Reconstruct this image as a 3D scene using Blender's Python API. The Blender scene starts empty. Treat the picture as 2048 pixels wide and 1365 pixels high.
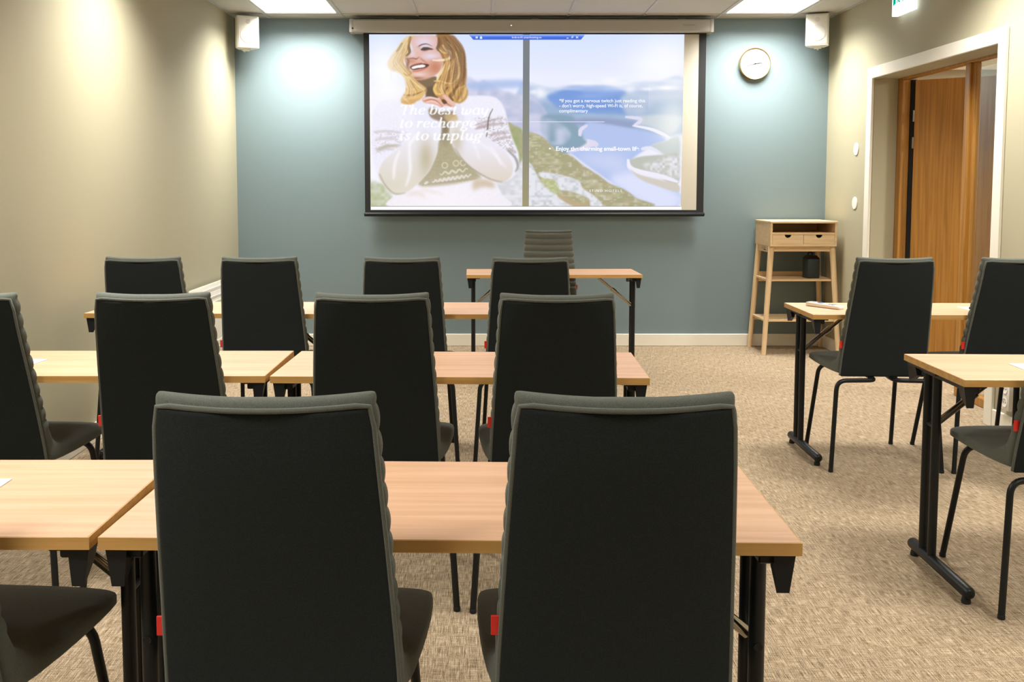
import bpy, bmesh, math, random
import numpy as np
from mathutils import Vector, Matrix
R = math.radians
PI = math.pi
random.seed(4)
scn = bpy.context.scene
COL = scn.collection

# ------------------------------------------------------------------ helpers
def link(o, parent=None):
    COL.objects.link(o)
    if parent is not None:
        o.parent = parent
    return o

def obj(name, bm, mat, parent=None, smooth=35, loc=None, rot=None, kind=None):
    me = bpy.data.meshes.new(name)
    bmesh.ops.recalc_face_normals(bm, faces=bm.faces[:])
    bm.to_mesh(me); bm.free()
    mats = mat if isinstance(mat, (list, tuple)) else [mat]
    for m in mats:
        me.materials.append(m)
    if smooth:
        for p in me.polygons:
            p.use_smooth = True
        me.set_sharp_from_angle(angle=R(smooth))
    o = bpy.data.objects.new(name, me)
    link(o, parent)
    if loc: o.location = loc
    if rot: o.rotation_euler = rot
    if kind: o['kind'] = kind
    return o

def tag(o, label, cat, group=None):
    o['label'] = label; o['category'] = cat
    if group: o['group'] = group
    return o

def thing(name, label, cat, loc=(0, 0, 0), rz=0.0, group=None):
    o = bpy.data.objects.new(name, None)
    o.empty_display_size = 0.1
    link(o)
    o.location = loc; o.rotation_euler = (0, 0, rz)
    return tag(o, label, cat, group)

def dup(root, loc, rz, label):
    r = root.copy(); COL.objects.link(r)
    r.location = loc; r.rotation_euler = (0, 0, rz); r['label'] = label
    for ch in list(root.children):
        c = ch.copy(); COL.objects.link(c); c.parent = r
        for g in list(ch.children):
            d = g.copy(); COL.objects.link(d); d.parent = c
    return r

def bx(bm, x0, x1, y0, y1, z0, z1, bev=0.0, seg=2):
    vs = [bm.verts.new((x, y, z)) for x in (x0, x1) for y in (y0, y1) for z in (z0, z1)]
    idx = [(0, 1, 3, 2), (4, 6, 7, 5), (0, 4, 5, 1), (2, 3, 7, 6), (0, 2, 6, 4), (1, 5, 7, 3)]
    fs = [bm.faces.new([vs[i] for i in f]) for f in idx]
    if bev:
        es = list({e for f in fs for e in f.edges})
        bmesh.ops.bevel(bm, geom=es, offset=bev, segments=seg, profile=0.5, affect='EDGES')
    return bm

def box(x0, x1, y0, y1, z0, z1, bev=0.0, seg=2):
    return bx(bmesh.new(), x0, x1, y0, y1, z0, z1, bev, seg)

def fillet(pts, r, n=6):
    pts = [Vector(p) for p in pts]
    out = [pts[0]]
    for i in range(1, len(pts) - 1):
        a, b, c = pts[i - 1], pts[i], pts[i + 1]
        d1 = (a - b); d2 = (c - b)
        rr = min(r, d1.length * .45, d2.length * .45)
        p, q = b + d1.normalized() * rr, b + d2.normalized() * rr
        for k in range(n + 1):
            t = k / n
            out.append(p * (1 - t) ** 2 + b * 2 * t * (1 - t) + q * t * t)
    out.append(pts[-1])
    return out

def tube(bm, pts, r, seg=14, caps=True, rs=None):
    pts = [Vector(p) for p in pts]
    n = len(pts)
    tang = []
    for i in range(n):
        t = pts[min(i + 1, n - 1)] - pts[max(i - 1, 0)]
        tang.append(t.normalized())
    up = Vector((0, 0, 1)) if abs(tang[0].z) < .9 else Vector((1, 0, 0))
    u = tang[0].cross(up).normalized()
    rings = []
    for i in range(n):
        u = (u - tang[i] * u.dot(tang[i])).normalized()
        v = tang[i].cross(u)
        ri = rs[i] if rs else r
        rings.append([bm.verts.new(pts[i] + (u * math.cos(2 * PI * k / seg) + v * math.sin(2 * PI * k / seg)) * ri) for k in range(seg)])
    for a, b in zip(rings, rings[1:]):
        for k in range(seg):
            bm.faces.new((a[k], a[(k + 1) % seg], b[(k + 1) % seg], b[k]))
    if caps:
        bm.faces.new(rings[0][::-1]); bm.faces.new(rings[-1])
    return bm

def prism(bm, poly, axis, a0, a1):
    """poly: 2-D points in the plane normal to axis ('x': (y,z), 'y': (x,z), 'z': (x,y))"""
    def P(p, a):
        return {'x': (a, p[0], p[1]), 'y': (p[0], a, p[1]), 'z': (p[0], p[1], a)}[axis]
    A = [bm.verts.new(P(p, a0)) for p in poly]
    B = [bm.verts.new(P(p, a1)) for p in poly]
    bm.faces.new(A); bm.faces.new(B[::-1])
    n = len(poly)
    for i in range(n):
        bm.faces.new((A[i], B[i], B[(i + 1) % n], A[(i + 1) % n]))
    return bm

def lathe(bm, prof, axis='z', c=(0, 0, 0), seg=40):
    """prof: (radius, height) pairs along the axis"""
    rings = []
    for r, h in prof:
        ring = []
        for k in range(seg):
            a = 2 * PI * k / seg
            p, q = r * math.cos(a), r * math.sin(a)
            v = {'z': (p, q, h), 'y': (p, h, q), 'x': (h, p, q)}[axis]
            ring.append(bm.verts.new((v[0] + c[0], v[1] + c[1], v[2] + c[2])))
        rings.append(ring)
    for a, b in zip(rings, rings[1:]):
        for k in range(seg):
            bm.faces.new((a[k], a[(k + 1) % seg], b[(k + 1) % seg], b[k]))
    bm.faces.new(rings[0][::-1]); bm.faces.new(rings[-1])
    return bm

# ------------------------------------------------------------------ materials
def srgb(r, g, b):
    f = lambda c: c / 12.92 if c <= .04045 else ((c + .055) / 1.055) ** 2.4
    return (f(r / 255), f(g / 255), f(b / 255), 1)

def mat(name, color, rough=.6, metal=0.0, spec=.5, noise=None, bump=None, sheen=0.0, stretch=(1, 1, 1), color2=None, coat=0.0):
    m = bpy.data.materials.new(name); m.use_nodes = True
    nt = m.node_tree; b = nt.nodes['Principled BSDF']
    b.inputs['Base Color'].default_value = color
    b.inputs['Roughness'].default_value = rough
    b.inputs['Metallic'].default_value = metal
    b.inputs['Specular IOR Level'].default_value = spec
    b.inputs['Sheen Weight'].default_value = sheen
    b.inputs['Sheen Roughness'].default_value = .5
    b.inputs['Coat Weight'].default_value = coat
    if noise or bump:
        tc = nt.nodes.new('ShaderNodeTexCoord'); mp = nt.nodes.new('ShaderNodeMapping')
        mp.inputs['Scale'].default_value = stretch
        nt.links.new(tc.outputs['Object'], mp.inputs['Vector'])
        nz = nt.nodes.new('ShaderNodeTexNoise')
        nz.inputs['Scale'].default_value = noise or bump[0]
        nz.inputs['Detail'].default_value = 4
        nt.links.new(mp.outputs['Vector'], nz.inputs['Vector'])
        if color2 is not None:
            rp = nt.nodes.new('ShaderNodeValToRGB')
            rp.color_ramp.elements[0].position = .35; rp.color_ramp.elements[0].color = color
            rp.color_ramp.elements[1].position = .65; rp.color_ramp.elements[1].color = color2
            nt.links.new(nz.outputs['Fac'], rp.inputs['Fac'])
            nt.links.new(rp.outputs['Color'], b.inputs['Base Color'])
        if bump:
            bp = nt.nodes.new('ShaderNodeBump')
            bp.inputs['Strength'].default_value = bump[1]; bp.inputs['Distance'].default_value = bump[2]
            nt.links.new(nz.outputs['Fac'], bp.inputs['Height'])
            nt.links.new(bp.outputs['Normal'], b.inputs['Normal'])
    return m

def emit(name, color, strength):
    m = bpy.data.materials.new(name); m.use_nodes = True
    nt = m.node_tree; nt.nodes.clear()
    out = nt.nodes.new('ShaderNodeOutputMaterial'); e = nt.nodes.new('ShaderNodeEmission')
    e.inputs['Color'].default_value = color; e.inputs['Strength'].default_value = strength
    nt.links.new(e.outputs[0], out.inputs['Surface'])
    return m

def carpet():
    m = bpy.data.materials.new('carpet'); m.use_nodes = True
    nt = m.node_tree; b = nt.nodes['Principled BSDF']
    N = nt.nodes.new; L = nt.links.new
    tc = N('ShaderNodeTexCoord')
    def nz(scale, st, det=3):
        mp = N('ShaderNodeMapping'); mp.inputs['Scale'].default_value = st
        L(tc.outputs['Object'], mp.inputs['Vector'])
        n = N('ShaderNodeTexNoise'); n.inputs['Scale'].default_value = scale; n.inputs['Detail'].default_value = det
        L(mp.outputs['Vector'], n.inputs['Vector']); return n.outputs['Fac']
    def mix(a, c, f):
        x = N('ShaderNodeMix'); x.data_type = 'FLOAT'; x.inputs['Factor'].default_value = f
        L(a, x.inputs['A']); L(c, x.inputs['B']); return x.outputs['Result']
    a = nz(1, (430, 15, 1), 2); c = nz(1, (20, 430, 1), 2); d = nz(1, (520, 520, 1), 1); e_ = nz(1, (60, 60, 1), 2)
    h = mix(mix(mix(a, c, .40), d, .44), e_, .07)
    rp = N('ShaderNodeValToRGB')
    els = rp.color_ramp.elements
    els[0].position = .40; els[0].color = CARPET[0]
    els[1].position = .60; els[1].color = CARPET[2]
    e = els.new(.49); e.color = CARPET[1]
    L(h, rp.inputs['Fac']); L(rp.outputs['Color'], b.inputs['Base Color'])
    b.inputs['Roughness'].default_value = .95; b.inputs['Specular IOR Level'].default_value = .1
    bp = N('ShaderNodeBump'); bp.inputs['Strength'].default_value = .5; bp.inputs['Distance'].default_value = .004
    L(h, bp.inputs['Height']); L(bp.outputs['Normal'], b.inputs['Normal'])
    return m

def wood(name, c1, c2, st, rough=.45, spec=.4):
    m = bpy.data.materials.new(name); m.use_nodes = True
    nt = m.node_tree; b = nt.nodes['Principled BSDF']
    N = nt.nodes.new; L = nt.links.new
    tc = N('ShaderNodeTexCoord')
    oi = N('ShaderNodeObjectInfo')
    ad = N('ShaderNodeVectorMath'); ad.operation = 'MULTIPLY_ADD'
    ad.inputs[1].default_value = (1, 1, 1)
    L(tc.outputs['Object'], ad.inputs[0])
    cb = N('ShaderNodeCombineXYZ'); ml = N('ShaderNodeMath'); ml.operation = 'MULTIPLY'; ml.inputs[1].default_value = 17
    L(oi.outputs['Random'], ml.inputs[0])
    for k in range(3): L(ml.outputs[0], cb.inputs[k])
    L(cb.outputs[0], ad.inputs[2])
    mp = N('ShaderNodeMapping'); mp.inputs['Scale'].default_value = st
    L(ad.outputs[0], mp.inputs['Vector'])
    n1 = N('ShaderNodeTexNoise'); n1.inputs['Scale'].default_value = 1; n1.inputs['Detail'].default_value = 5
    n1.inputs['Distortion'].default_value = .4
    L(mp.outputs['Vector'], n1.inputs['Vector'])
    rp = N('ShaderNodeValToRGB')
    rp.color_ramp.elements[0].position = .36; rp.color_ramp.elements[0].color = c1
    rp.color_ramp.elements[1].position = .62; rp.color_ramp.elements[1].color = c2
    L(n1.outputs['Fac'], rp.inputs['Fac']); L(rp.outputs['Color'], b.inputs['Base Color'])
    b.inputs['Roughness'].default_value = rough; b.inputs['Specular IOR Level'].default_value = spec
    return m

CARPET = [(.072, .052, .033, 1), (.30, .22, .138, 1), (.68, .56, .41, 1)]
M = {}
M['carpet'] = carpet()
M['wall_olive'] = mat('wall_olive_paint', (.405, .378, .268, 1), .62, spec=.35, bump=(260, .05, .002))
M['wall_blue'] = mat('wall_blue_paint', (.180, .245, .270, 1), .55, spec=.4, bump=(260, .05, .002))
M['wall_back'] = mat('wall_back_paint', (.50, .46, .36, 1), .7, spec=.3, bump=(200, .05, .002))
M['hall_wall'] = mat('hall_wall_paint', (.36, .31, .23, 1), .7, spec=.3, bump=(200, .05, .002))
M['tile'] = mat('ceiling_tile', (.56, .55, .525, 1), .9, spec=.1, bump=(420, .25, .002))
M['hall_ceiling'] = mat('hallway_ceiling', (.85, .84, .82, 1), .9, spec=.1, bump=(420, .25, .002))
M['tbar'] = mat('ceiling_bar', (.52, .52, .50, 1), .5, bump=(30, .02, .001))
M['trim'] = mat('white_trim_paint', (.80, .77, .68, 1), .4, bump=(60, .02, .001))
M['white'] = mat('white_plastic', (.82, .80, .74, 1), .4, bump=(90, .02, .001))
M['grille'] = mat('speaker_grille', (.66, .65, .62, 1), .7, bump=(900, .5, .002))
M['radiator'] = mat('radiator_enamel', (.82, .80, .75, 1), .3, bump=(40, .02, .001))
M['paper'] = mat('paper', (.85, .87, .92, 1), .8, bump=(120, .03, .001))
M['top'] = wood('table_laminate', (.58, .348, .21, 1), (.68, .425, .28, 1), (1.6, 38, 38), .38, .45)
M['edge'] = wood('table_edge_shaded', (.50, .28, .085, 1), (.60, .35, .115, 1), (3, 60, 60), .4)  # same laminate as the top; shade on the vertical edges painted into its colour
M['oak'] = wood('oak_door', (.30, .135, .024, 1), (.43, .205, .042, 1), (60, 60, 1.6), .35, .5)
M['oak_long'] = wood('oak_frame', (.47, .235, .055, 1), (.60, .32, .08, 1), (60, 3, 60), .35, .5)
M['birch'] = wood('pale_birch', (.66, .47, .26, 1), (.75, .56, .34, 1), (3, 40, 40), .5, .35)
M['birch_leg'] = wood('pale_birch_leg', (.68, .48, .27, 1), (.76, .57, .35, 1), (40, 40, 3), .5, .35)
M['fabric'] = mat('charcoal_fabric', (.085, .095, .083, 1), .95, spec=.10, noise=900, color2=(.15, .162, .142, 1), bump=(900, .35, .0015), sheen=.12)
M['cover'] = mat('dark_cover_fabric', (.0115, .0155, .0168, 1), .95, spec=.10, noise=900, color2=(.025, .030, .0315, 1), bump=(900, .3, .001), sheen=.05)
M['rim'] = mat('charcoal_piping', (.085, .095, .083, 1), .9, spec=.12, noise=900, color2=(.14, .15, .13, 1), bump=(900, .3, .001), sheen=.25)
M['red'] = mat('red_tag', (.72, .03, .02, 1), .6, bump=(600, .2, .001))
M['steel'] = mat('black_powder_coat', (.005, .0065, .008, 1), .42, spec=.35, bump=(700, .06, .001))
M['blackp'] = mat('black_plastic', (.006, .008, .011, 1), .5, spec=.35, bump=(300, .05, .001))
M['rubber'] = mat('black_rubber', (.008, .008, .009, 1), .8, bump=(200, .05, .001))
M['chrome'] = mat('brushed_steel', (.44, .40, .33, 1), .2, metal=1.0, bump=(60, .02, .001))
M['brass'] = mat('brass_rim', (.75, .52, .20, 1), .28, metal=1.0, bump=(60, .02, .001))
M['casing'] = mat('screen_casing', (.45, .44, .41, 1), .45, bump=(50, .02, .001))
M['scr'] = mat('screen_fabric', (.56, .53, .46, 1), .9, spec=.1, bump=(500, .05, .001))
M['scrblack'] = mat('screen_border', (.008, .009, .010, 1), .7, bump=(500, .05, .001))
M['dark'] = mat('dark_hole', (.01, .009, .008, 1), .9, bump=(50, .02, .001))
M['bluebtn'] = mat('blue_button', (.02, .09, .42, 1), .4, bump=(50, .02, .001))
M['greybtn'] = mat('grey_button', (.25, .27, .30, 1), .5, bump=(50, .02, .001))
M['handset'] = mat('cream_plastic', (.74, .68, .56, 1), .4, bump=(90, .02, .001))
M['canister'] = mat('dark_green_black', (.020, .032, .032, 1), .45, bump=(90, .05, .001))
M['lamp'] = emit('lamp_diffuser', (1, .985, .94, 1), 2.4)
M['signwhite'] = emit('sign_white', (.90, .97, 1, 1), 2.2)
M['signgreen'] = emit('sign_green', (.0, .42, .26, 1), 1.0)
M['slidetext'] = emit('projected_white', (.96, .97, 1, 1), 1.0)
M['led'] = emit('led', (.8, .9, 1, 1), 1.5)
g = bpy.data.materials.new('door_glass'); g.use_nodes = True
pb = g.node_tree.nodes['Principled BSDF']
pb.inputs['Transmission Weight'].default_value = 1.0
pb.inputs['Roughness'].default_value = .02
pb.inputs['IOR'].default_value = 1.45
pb.inputs['Base Color'].default_value = (.80, .84, .82, 1)
M['glass'] = g
g = bpy.data.materials.new('clock_glass_free_face'); g.use_nodes = True
g.node_tree.nodes['Principled BSDF'].inputs['Base Color'].default_value = (.9, .89, .86, 1)
g.node_tree.nodes['Principled BSDF'].inputs['Roughness'].default_value = .5
M['face'] = g

# ------------------------------------------------------------------ the room
XL, XR, YB, YN, ZC = -2.03, 2.83, 8.076, -3.2, 2.70
DY0, DY1, DZ = 5.40, 7.12, 2.105       # door opening in the right wall
WT = .17

obj('floor', box(XL - .2, 6.4, YN - .2, 10.0, -.12, 0), M['carpet'], kind='structure')
obj('wall_left', box(XL - .2, XL, YN - .2, YB + .2, 0, ZC + .3), M['wall_olive'], kind='structure')
obj('wall_front', box(XL, XR + WT, YB, YB + .2, 0, ZC + .3), M['wall_blue'], kind='structure')
obj('wall_back', box(XL, XR + WT, YN - .2, YN, 0, ZC + .3), M['wall_back'], kind='structure')
bm = bmesh.new()
bx(bm, XR, XR + WT, YN, DY0, 0, ZC + .3)
bx(bm, XR, XR + WT, DY1, YB, 0, ZC + .3)
bx(bm, XR, XR + WT, DY0, DY1, DZ, ZC + .3)
obj('wall_right', bm, M['wall_olive'], kind='structure', smooth=0)

# hallway beyond the door
obj('wall_hallway_end', box(XR + WT, 6.4, 9.5, 9.7, 0, 2.75), M['hall_wall'], kind='structure')
obj('wall_hallway_side', box(6.2, 6.4, 3.2, 9.5, 0, 2.75), M['hall_wall'], kind='structure')
obj('wall_hallway_near', box(XR + WT, 6.4, 3.0, 3.2, 0, 2.75), M['hall_wall'], kind='structure')
obj('ceiling_hallway', box(XR + WT, 6.4, 3.0, 9.7, 2.45, 2.55), M['hall_ceiling'], kind='structure')

# suspended ceiling: tiles with a thin bar grid, cells left open for the lamps
GX0, GS = -1.745, .608
GY0 = 7.893
gx = [XL] + [GX0 + GS * k for k in range(0, 8) if GX0 + GS * k < XR] + [XR]
gy = [YB] + [GY0 - .6 * k for k in range(0, 19) if GY0 - .6 * k > YN] + [YN]
lamp_cells = [(GX0 + GS * i, GX0 + GS * (i + 1), GY0 - .6 * (k + 1), GY0 - .6 * k) for i in (0, 6) for k in (0, 4, 8, 12)]
def is_lamp(x0, x1, y0, y1):
    return any(abs(x0 - a) < .01 and abs(y1 - d) < .01 for a, b_, c, d in lamp_cells)
bm = bmesh.new()
for x0, x1 in zip(gx, gx[1:]):
    for y1, y0 in zip(gy, gy[1:]):
        if not is_lamp(x0, x1, y0, y1):
            bx(bm, x0, x1, y0, y1, ZC + .004, ZC + .03)
obj('ceiling', bm, M['tile'], kind='structure', smooth=0)
bm = bmesh.new()
for x in gx[1:-1]:
    bx(bm, x - .011, x + .011, YN, YB, ZC - .002, ZC + .012)
for y in gy[1:-1]:
    bx(bm, XL, XR, y - .011, y + .011, ZC - .002, ZC + .012)
bx(bm, XL, XL + .016, YN, YB, ZC - .003, ZC + .012); bx(bm, XR - .016, XR, YN, YB, ZC - .003, ZC + .012)
bx(bm, XL, XR, YB - .016, YB, ZC - .003, ZC + .012); bx(bm, XL, XR, YN, YN + .016, ZC - .003, ZC + .012)
obj('ceiling_bars', bm, M['tbar'], kind='structure', smooth=0)

# baseboards
def skirting(name, x0, x1, y0, y1):
    obj(name, box(x0, x1, y0, y1, 0, .102, .004, 1), M['trim'], kind='structure')
skirting('baseboard_front', XL, XR, YB - .016, YB)
skirting('baseboard_left', XL, XL + .016, YN, YB - .016)
bm = bmesh.new()
bx(bm, XR - .016, XR, YN, DY0 - .085, 0, .102, .004, 1)
bx(bm, XR - .016, XR, DY1 + .085, YB - .016, 0, .102, .004, 1)
obj('baseboard_right', bm, M['trim'], kind='structure')
skirting('baseboard_back', XL + .016, XR - .016, YN, YN + .016)

# white casing round the door opening
bm = bmesh.new()
bx(bm, XR - .02, XR - .0005, DY0 - .085, DY0 - .003, 0, DZ + .085, .003, 1)
bx(bm, XR - .02, XR - .0005, DY1 + .003, DY1 + .09, 0, DZ + .085, .003, 1)
bx(bm, XR - .02, XR - .0005, DY0 - .003, DY1 + .003, DZ + .003, DZ + .085, .003, 1)
obj('trim_1', bm, M['trim'], kind='structure')

# oak door frame with an open leaf and a glazed sidelight
dr = bpy.data.objects.new('door_1', None); link(dr); dr['kind'] = 'structure'
dr.location = (XR + WT, 0, 0)
FX0, FX1 = .002, .062
MY0, MY1 = 6.05, 6.17               # mullion
bm = bmesh.new()
bx(bm, FX0, FX1, DY1 - .07, DY1 + .05, 0, DZ + .05, .004, 1)
bx(bm, FX0, FX1, DY0 - .05, DY0 + .06, 0, DZ + .05, .004, 1)
bx(bm, FX0, FX1, DY0 + .06, DY1 - .07, DZ - .014, DZ + .05, .004, 1)
bx(bm, FX0, FX1, DY0 + .06, MY0, 0, .055, .004, 1)
obj('frame', bm, M['oak'], dr)
bm = bmesh.new()
bx(bm, FX0, FX1 + .01, MY0 + .03, MY1 - .03, 0, DZ - .014, .004, 1)
bx(bm, FX0 + .018, FX1, MY1 - .032, MY1, 0, DZ - .014, .003, 1)
bx(bm, FX0 + .018, FX1, MY0, MY0 + .032, 0, DZ - .014, .003, 1)
obj('mullion', bm, M['oak'], dr)
obj('glass_pane', box(.036, .042, DY0 + .058, MY0 + .002, .052, DZ - .011), M['glass'], dr, smooth=0)
lf = obj('door_leaf', box(.0, .545, -.02, .02, .01, DZ - .022, .003, 1), M['oak'], dr)
lf.location = (.084, DY1 - .104, 0); lf.rotation_euler = (0, 0, R(-36))
for z in (.25, 1.60, 1.79):
    bm = bmesh.new(); tube(bm, [(-.006, -.022, z), (-.006, -.022, z + .08)], .006, 10)
    obj('hinge', bm, M['chrome'], lf)
obj('gap_shade_strip', box(.063, .100, DY1 - .080, DY1 - .03, 0, DZ - .014), M['rubber'], dr, smooth=0)  # black strip standing in for the shaded gap between jamb and leaf

# ------------------------------------------------------------------ ceiling lamps
LAMP_W = 43.0
lamp_label = {(0, 0): 'square white ceiling light panel near the left speaker',
              (6, 0): 'square white ceiling light panel near the right speaker'}
for i in (0, 6):
    for k in (0, 4, 8, 12):
        x0 = GX0 + GS * i; y1 = GY0 - .6 * k
        cx, cy = x0 + GS / 2, y1 - .3
        side = 'left' if i == 0 else 'right'
        lab = lamp_label.get((i, k), 'square white light panel overhead, %s column, %s from the screen wall' % (side, {4: 'second', 8: 'third', 12: 'fourth', 16: 'fifth'}.get(k, '')))
        t = thing('ceiling_light', lab, 'ceiling light', (cx, cy, ZC), 0, 'recessed ceiling light panels')
        bm = bmesh.new()
        hx, hy = GS / 2 - .012, .288
        for a in ((-hx, -hx + .012, -hy, hy), (hx - .012, hx, -hy, hy), (-hx + .012, hx - .012, -hy, -hy + .012), (-hx + .012, hx - .012, hy - .012, hy)):
            bx(bm, a[0], a[1], a[2], a[3], .001, .03)
        obj('frame', bm, M['tbar'], t, smooth=0)
        obj('diffuser', box(-hx + .012, hx - .012, -hy + .012, hy - .012, .008, .016), M['lamp'], t, smooth=0)
        li = bpy.data.lights.new('panel_lamp', 'AREA'); li.shape = 'RECTANGLE'
        li.size = 2 * hx - .03; li.size_y = 2 * hy - .03
        li.energy = LAMP_W; li.color = (1, .965, .89); li.spread = R(134)
        lo = bpy.data.objects.new('panel_lamp', li); link(lo, t); lo.location = (0, 0, .004)
# hallway lamp
t = thing('ceiling_light', 'ceiling light panel out in the hallway', 'ceiling light', (5.3, 8.3, 2.45))
obj('diffuser', box(-.29, .29, -.29, .29, -.012, .004, .003, 1), M['lamp'], t)
li = bpy.data.lights.new('hall_lamp', 'AREA'); li.size = .5; li.energy = 130; li.color = (1, .94, .84)
lo = bpy.data.objects.new('hall_lamp', li); link(lo, t); lo.location = (0, 0, -.016)
t = thing('ceiling_light', 'ceiling light panel in the hallway nearer the camera', 'ceiling light', (5.3, 4.9, 2.45))
obj('diffuser', box(-.29, .29, -.29, .29, -.012, .004, .003, 1), M['lamp'], t)
li = bpy.data.lights.new('hall_lamp', 'AREA'); li.size = .5; li.energy = 130; li.color = (1, .94, .84)
lo = bpy.data.objects.new('hall_lamp', li); link(lo, t); lo.location = (0, 0, -.016)

#@@CHAIR
# ------------------------------------------------------------------ chairs
def lerp_tab(tab, t):
    for (a, va), (b, vb) in zip(tab, tab[1:]):
        if t <= b:
            f = 0 if b == a else (t - a) / (b - a)
            return tuple(p + (q - p) * f for p, q in zip(va, vb)) if isinstance(va, tuple) else va + (vb - va) * f
    return tab[-1][1]

def sweep(bm, stations, n=44, e=4.2, post=None):
    """stations: (outer(y,z), inner(y,z), half width, front bulge)"""
    rings = []
    for o, i, hw, bl in stations:
        cy, cz = (o[0] + i[0]) / 2, (o[1] + i[1]) / 2
        vy, vz = (i[0] - o[0]) / 2, (i[1] - o[1]) / 2
        L = math.hypot(vy, vz) or 1e-6
        ring = []
        for k in range(n):
            a = 2 * PI * (k + .5) / n
            c, s = math.cos(a), math.sin(a)
            c = math.copysign(abs(c) ** (2 / e), c); s = math.copysign(abs(s) ** (2 / e), s)
            ex = bl * max(s, 0) * (1 - .25 * abs(c) ** 4)
            x = (hw + bl * .35) * c
            y = cy + vy * s + vy / L * ex; z = cz + vz * s + vz / L * ex
            if post: x, y, z = post(x, y, z, hw)
            ring.append(bm.verts.new((x, y, z)))
        rings.append(ring)
    for a, b in zip(rings, rings[1:]):
        for k in range(n):
            bm.faces.new((a[k], a[(k + 1) % n], b[(k + 1) % n], b[k]))
    bm.faces.new(rings[0][::-1]); bm.faces.new(rings[-1])
    return bm

ZT = 1.008
OUT = [(.40, .132), (.44, .126), (.52, .112), (.65, .083), (.80, .045), (.90, .020), (1.01, .0)]
HWB = [(.40, .205), (.55, .199), (.75, .188), (.92, .177), (1.01, .171)]
def concave(x, y, z, hw):
    k = max(0.0, min(1.0, (z - .48) / .45))
    return x, y - .026 * k * (1 - min(1, (x / hw) ** 2)), z - .006 * k * k * (1 - min(1, (x / hw) ** 2))

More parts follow.
